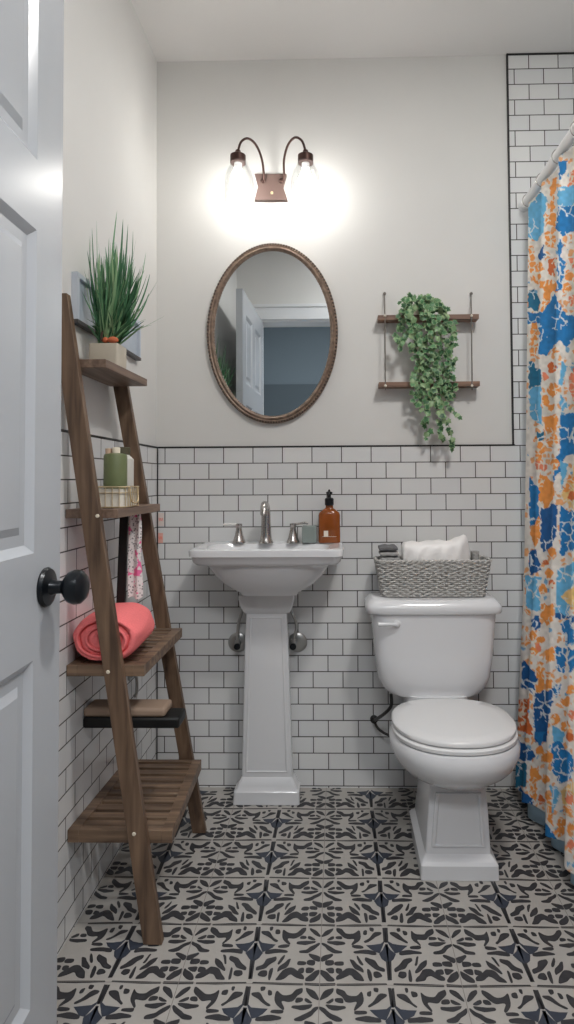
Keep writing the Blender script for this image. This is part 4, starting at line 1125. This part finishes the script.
def vnoise(X, Y, sc, seed):
    r = np.random.RandomState(seed); G = r.rand(256, 256); x = X / sc; y = Y / sc
    xi = np.floor(x).astype(int); yi = np.floor(y).astype(int); fx = x - xi; fy_ = y - yi
    fx = fx * fx * (3 - 2 * fx); fy_ = fy_ * fy_ * (3 - 2 * fy_)
    g = lambda a, b: G[a % 256, b % 256]
    return (g(xi, yi) * (1 - fx) + g(xi + 1, yi) * fx) * (1 - fy_) + (g(xi, yi + 1) * (1 - fx) + g(xi + 1, yi + 1) * fx) * fy_
# beyond the frame the motifs repeat
PXr = PX.copy(); PYr = PY.copy()
Sarc = -verts[..., 1]; over = PX > 575
PXr = np.where(over, 530 + np.mod((Sarc - .45) * 260, 44), PX); PYr = np.where(over, 200 + np.mod((ztop_c - verts[..., 2]) * 320, 620), PY)
wx = PXr + (vnoise(PXr, PYr, 3, 1) - .5) * 2.6 ; wy = PYr + (vnoise(PXr, PYr, 4, 2) - .5) * 4
C = np.zeros((NZc, NYc, 3)); C[:] = rgb(cols_['W'])[:3]
kind = np.zeros((NZc, NYc), int)
for key, P in CP:
    m = inpoly(P, wx, wy); C[m] = rgb(cols_[key])[:3]; kind[m] = 2 if key in 'BDLT' else 1
for key, x, y, r in circ:
    m = ((wx - x) / r) ** 2 + ((wy - y) / (r * 1.15)) ** 2 < 1; C[m] = rgb(cols_[key])[:3]; kind[m] = 1
# white veins and mottling of the print
def vor(X, Y, sc, seed):
    r = np.random.RandomState(seed); G = r.rand(128, 128, 2); x = X / sc; y = Y / sc; xi = np.floor(x).astype(int); yi = np.floor(y).astype(int)
    d1 = np.full(X.shape, 9.); d2 = np.full(X.shape, 9.); cid = np.zeros(X.shape)
    for a in (-1, 0, 1):
        for b in (-1, 0, 1):
            g = G[(xi + a) % 128, (yi + b) % 128]; d = np.hypot(xi + a + g[..., 0] - x, yi + b + g[..., 1] - y)
            c2 = d < d1; d2 = np.where(c2, d1, np.minimum(d2, d)); cid = np.where(c2, g[..., 0], cid); d1 = np.where(c2, d, d1)
    return d2 - d1, cid
ed, cid = vor(wx, wy * .75, 8.5, 3)
vein = (ed < .10) & (kind == 2) & (vnoise(PXr, PYr, 14, 9) > .47)
C[vein] = rgb('dfe6ea')[:3]
ed2, cid2 = vor(wx, wy * .9, 5.5, 8)
vein = (ed2 < .16) & (kind == 1) & (vnoise(PXr, PYr, 9, 12) > .45); C[vein] = rgb('efe0cc')[:3]
bl = (ed2 > .30) & (kind == 0) & (cid2 > .66); C[bl] = rgb('f3b27a')[:3]
bl = (ed2 > .38) & (kind == 0) & (cid2 < .12); C[bl] = rgb('7fb4d8')[:3]
mt_ = .86 + .28 * vnoise(PXr, PYr, 3, 21) ; C = np.clip(C * mt_[..., None], 0, 1)
me = bpy.data.meshes.new('curtain'); idx = np.arange(NZc * NYc).reshape(NZc, NYc)
faces = np.stack([idx[:-1, :-1], idx[:-1, 1:], idx[1:, 1:], idx[1:, :-1]], -1).reshape(-1, 4)
me.from_pydata([], [], []) if False else None
nf = len(faces)
me.vertices.add(NZc * NYc); me.vertices.foreach_set('co', verts.reshape(-1).astype(np.float32))
me.loops.add(nf * 4); me.loops.foreach_set('vertex_index', faces.reshape(-1).astype(np.int32))
me.polygons.add(nf); me.polygons.foreach_set('loop_start', np.arange(0, nf * 4, 4, dtype=np.int32)); me.polygons.foreach_set('use_smooth', np.ones(nf, bool))
me.update(calc_edges=True)
ca = me.color_attributes.new('print', 'FLOAT_COLOR', 'POINT')
ca.data.foreach_set('color', np.concatenate([C.reshape(-1, 3), np.ones((NZc * NYc, 1))], 1).reshape(-1).astype(np.float32))
t = NT('printed curtain fabric'); at = t.add('ShaderNodeVertexColor', layer_name='print'); t.link(at.outputs[0], t.b.inputs['Base Color']); t.b.inputs['Roughness'].default_value = .75
tcn = t.add('ShaderNodeTexCoord'); nn = t.add('ShaderNodeTexNoise'); nn.inputs['Scale'].default_value = 900; t.link(tcn.outputs['Object'], nn.inputs['Vector']); t.bump(nn.outputs['Fac'], .1, .0005)
me.materials.append(t.m)
cu = bpy.data.objects.new('curtain_panel', me); COL.objects.link(cu)
sc_ = thing('shower_curtain', 'shower curtain with blue, orange and white floral print hanging from the white rod', 'shower curtain', (0, 0, 0))
cu.parent = sc_; cu.name = 'fabric'
so = cu.modifiers.new('thickness', 'SOLIDIFY'); so.thickness = .0012; so.offset = 1
# pale liner behind the curtain, hanging to the floor
bm = B(); rings = []
for j in range(30):
    z = ztop_c - (ztop_c - .012) * j / 29
    rings.append([Vector((cx_at(y, max(z, .06)) + .018 + .004 * math.sin(y * 60), y, z)) for y in np.linspace(-.05, -1.5, 120)])
loft(bm, rings, False, False, closed=False)
li = obj('liner', bm, mat('pale blue liner', 'a9c8dc', .35), sc_, fix=False)
so = li.modifiers.new('thickness', 'SOLIDIFY'); so.thickness = .001

# ------------------------------------------------------------------ lights
def area(name, loc, rot, size, power, col=(1, 1, 1), sy=None):
    l = bpy.data.lights.new(name, 'AREA'); l.energy = power; l.color = col; l.size = size
    if sy: l.shape = 'RECTANGLE'; l.size_y = sy
    o = bpy.data.objects.new(name, l); COL.objects.link(o); o.location = loc; o.rotation_euler = rot; return o
# hall and bathroom ceiling lamps, both added out of view as fill light
m_fill = mat('fill light disc', (1, .98, .95), .5, emit=3)  # glowing face of the added fill lamps
def ceiling_fill(x, y, z, r, label):
    l = thing('ceiling_fill_lamp', label, 'added fill light', (x, y, z))
    bm = B(); lathe(bm, [(r + .02, z), (r + .02, z - .012), (r, z - .014), (r, z - .001)], (x, y, 0), 40); obj('rim', bm, m_trim, l)
    bm = B(); lathe(bm, [(0, z - .0145), (r, z - .0145), (r, z - .013), (0, z - .013)], (x, y, 0), 40, cap=False); obj('diffuser', bm, m_fill, l)
ceiling_fill(.2, -3.1, HZ, .3, 'added round flush ceiling fill lamp in the room beyond the doorway')
ceiling_fill(.55, -1.35, ZC, .11, 'added round ceiling fill lamp inside the bathroom near the door')
area('hall fill light', (.2, -3.1, HZ - .03), (-.35, 0, 0), 1.3, 95, (.95, .97, 1))  # added hall fill, much wider than the disc above it
area('hall side fill', (-1.45, -3.2, 1.5), (0, -PI / 2, 0), 1.6, 14, (.86, .93, 1), 1.4)  # added cool fill beside the left hall wall; there is no window
area('bath fill light', (.55, -1.35, ZC - .02), (0, 0, 0), .22, 15, (1, .985, .96))  # added fill to brighten the bathroom from its ceiling
w = bpy.data.worlds.new('world'); S.world = w; w.use_nodes = True
w.node_tree.nodes['Background'].inputs[0].default_value = (.7, .8, 1, 1); w.node_tree.nodes['Background'].inputs[1].default_value = .3
vs = S.view_settings; vs.view_transform = 'Standard'; vs.look = 'None'; vs.gamma = 1; vs.exposure = 0.3; vs.use_curve_mapping = False
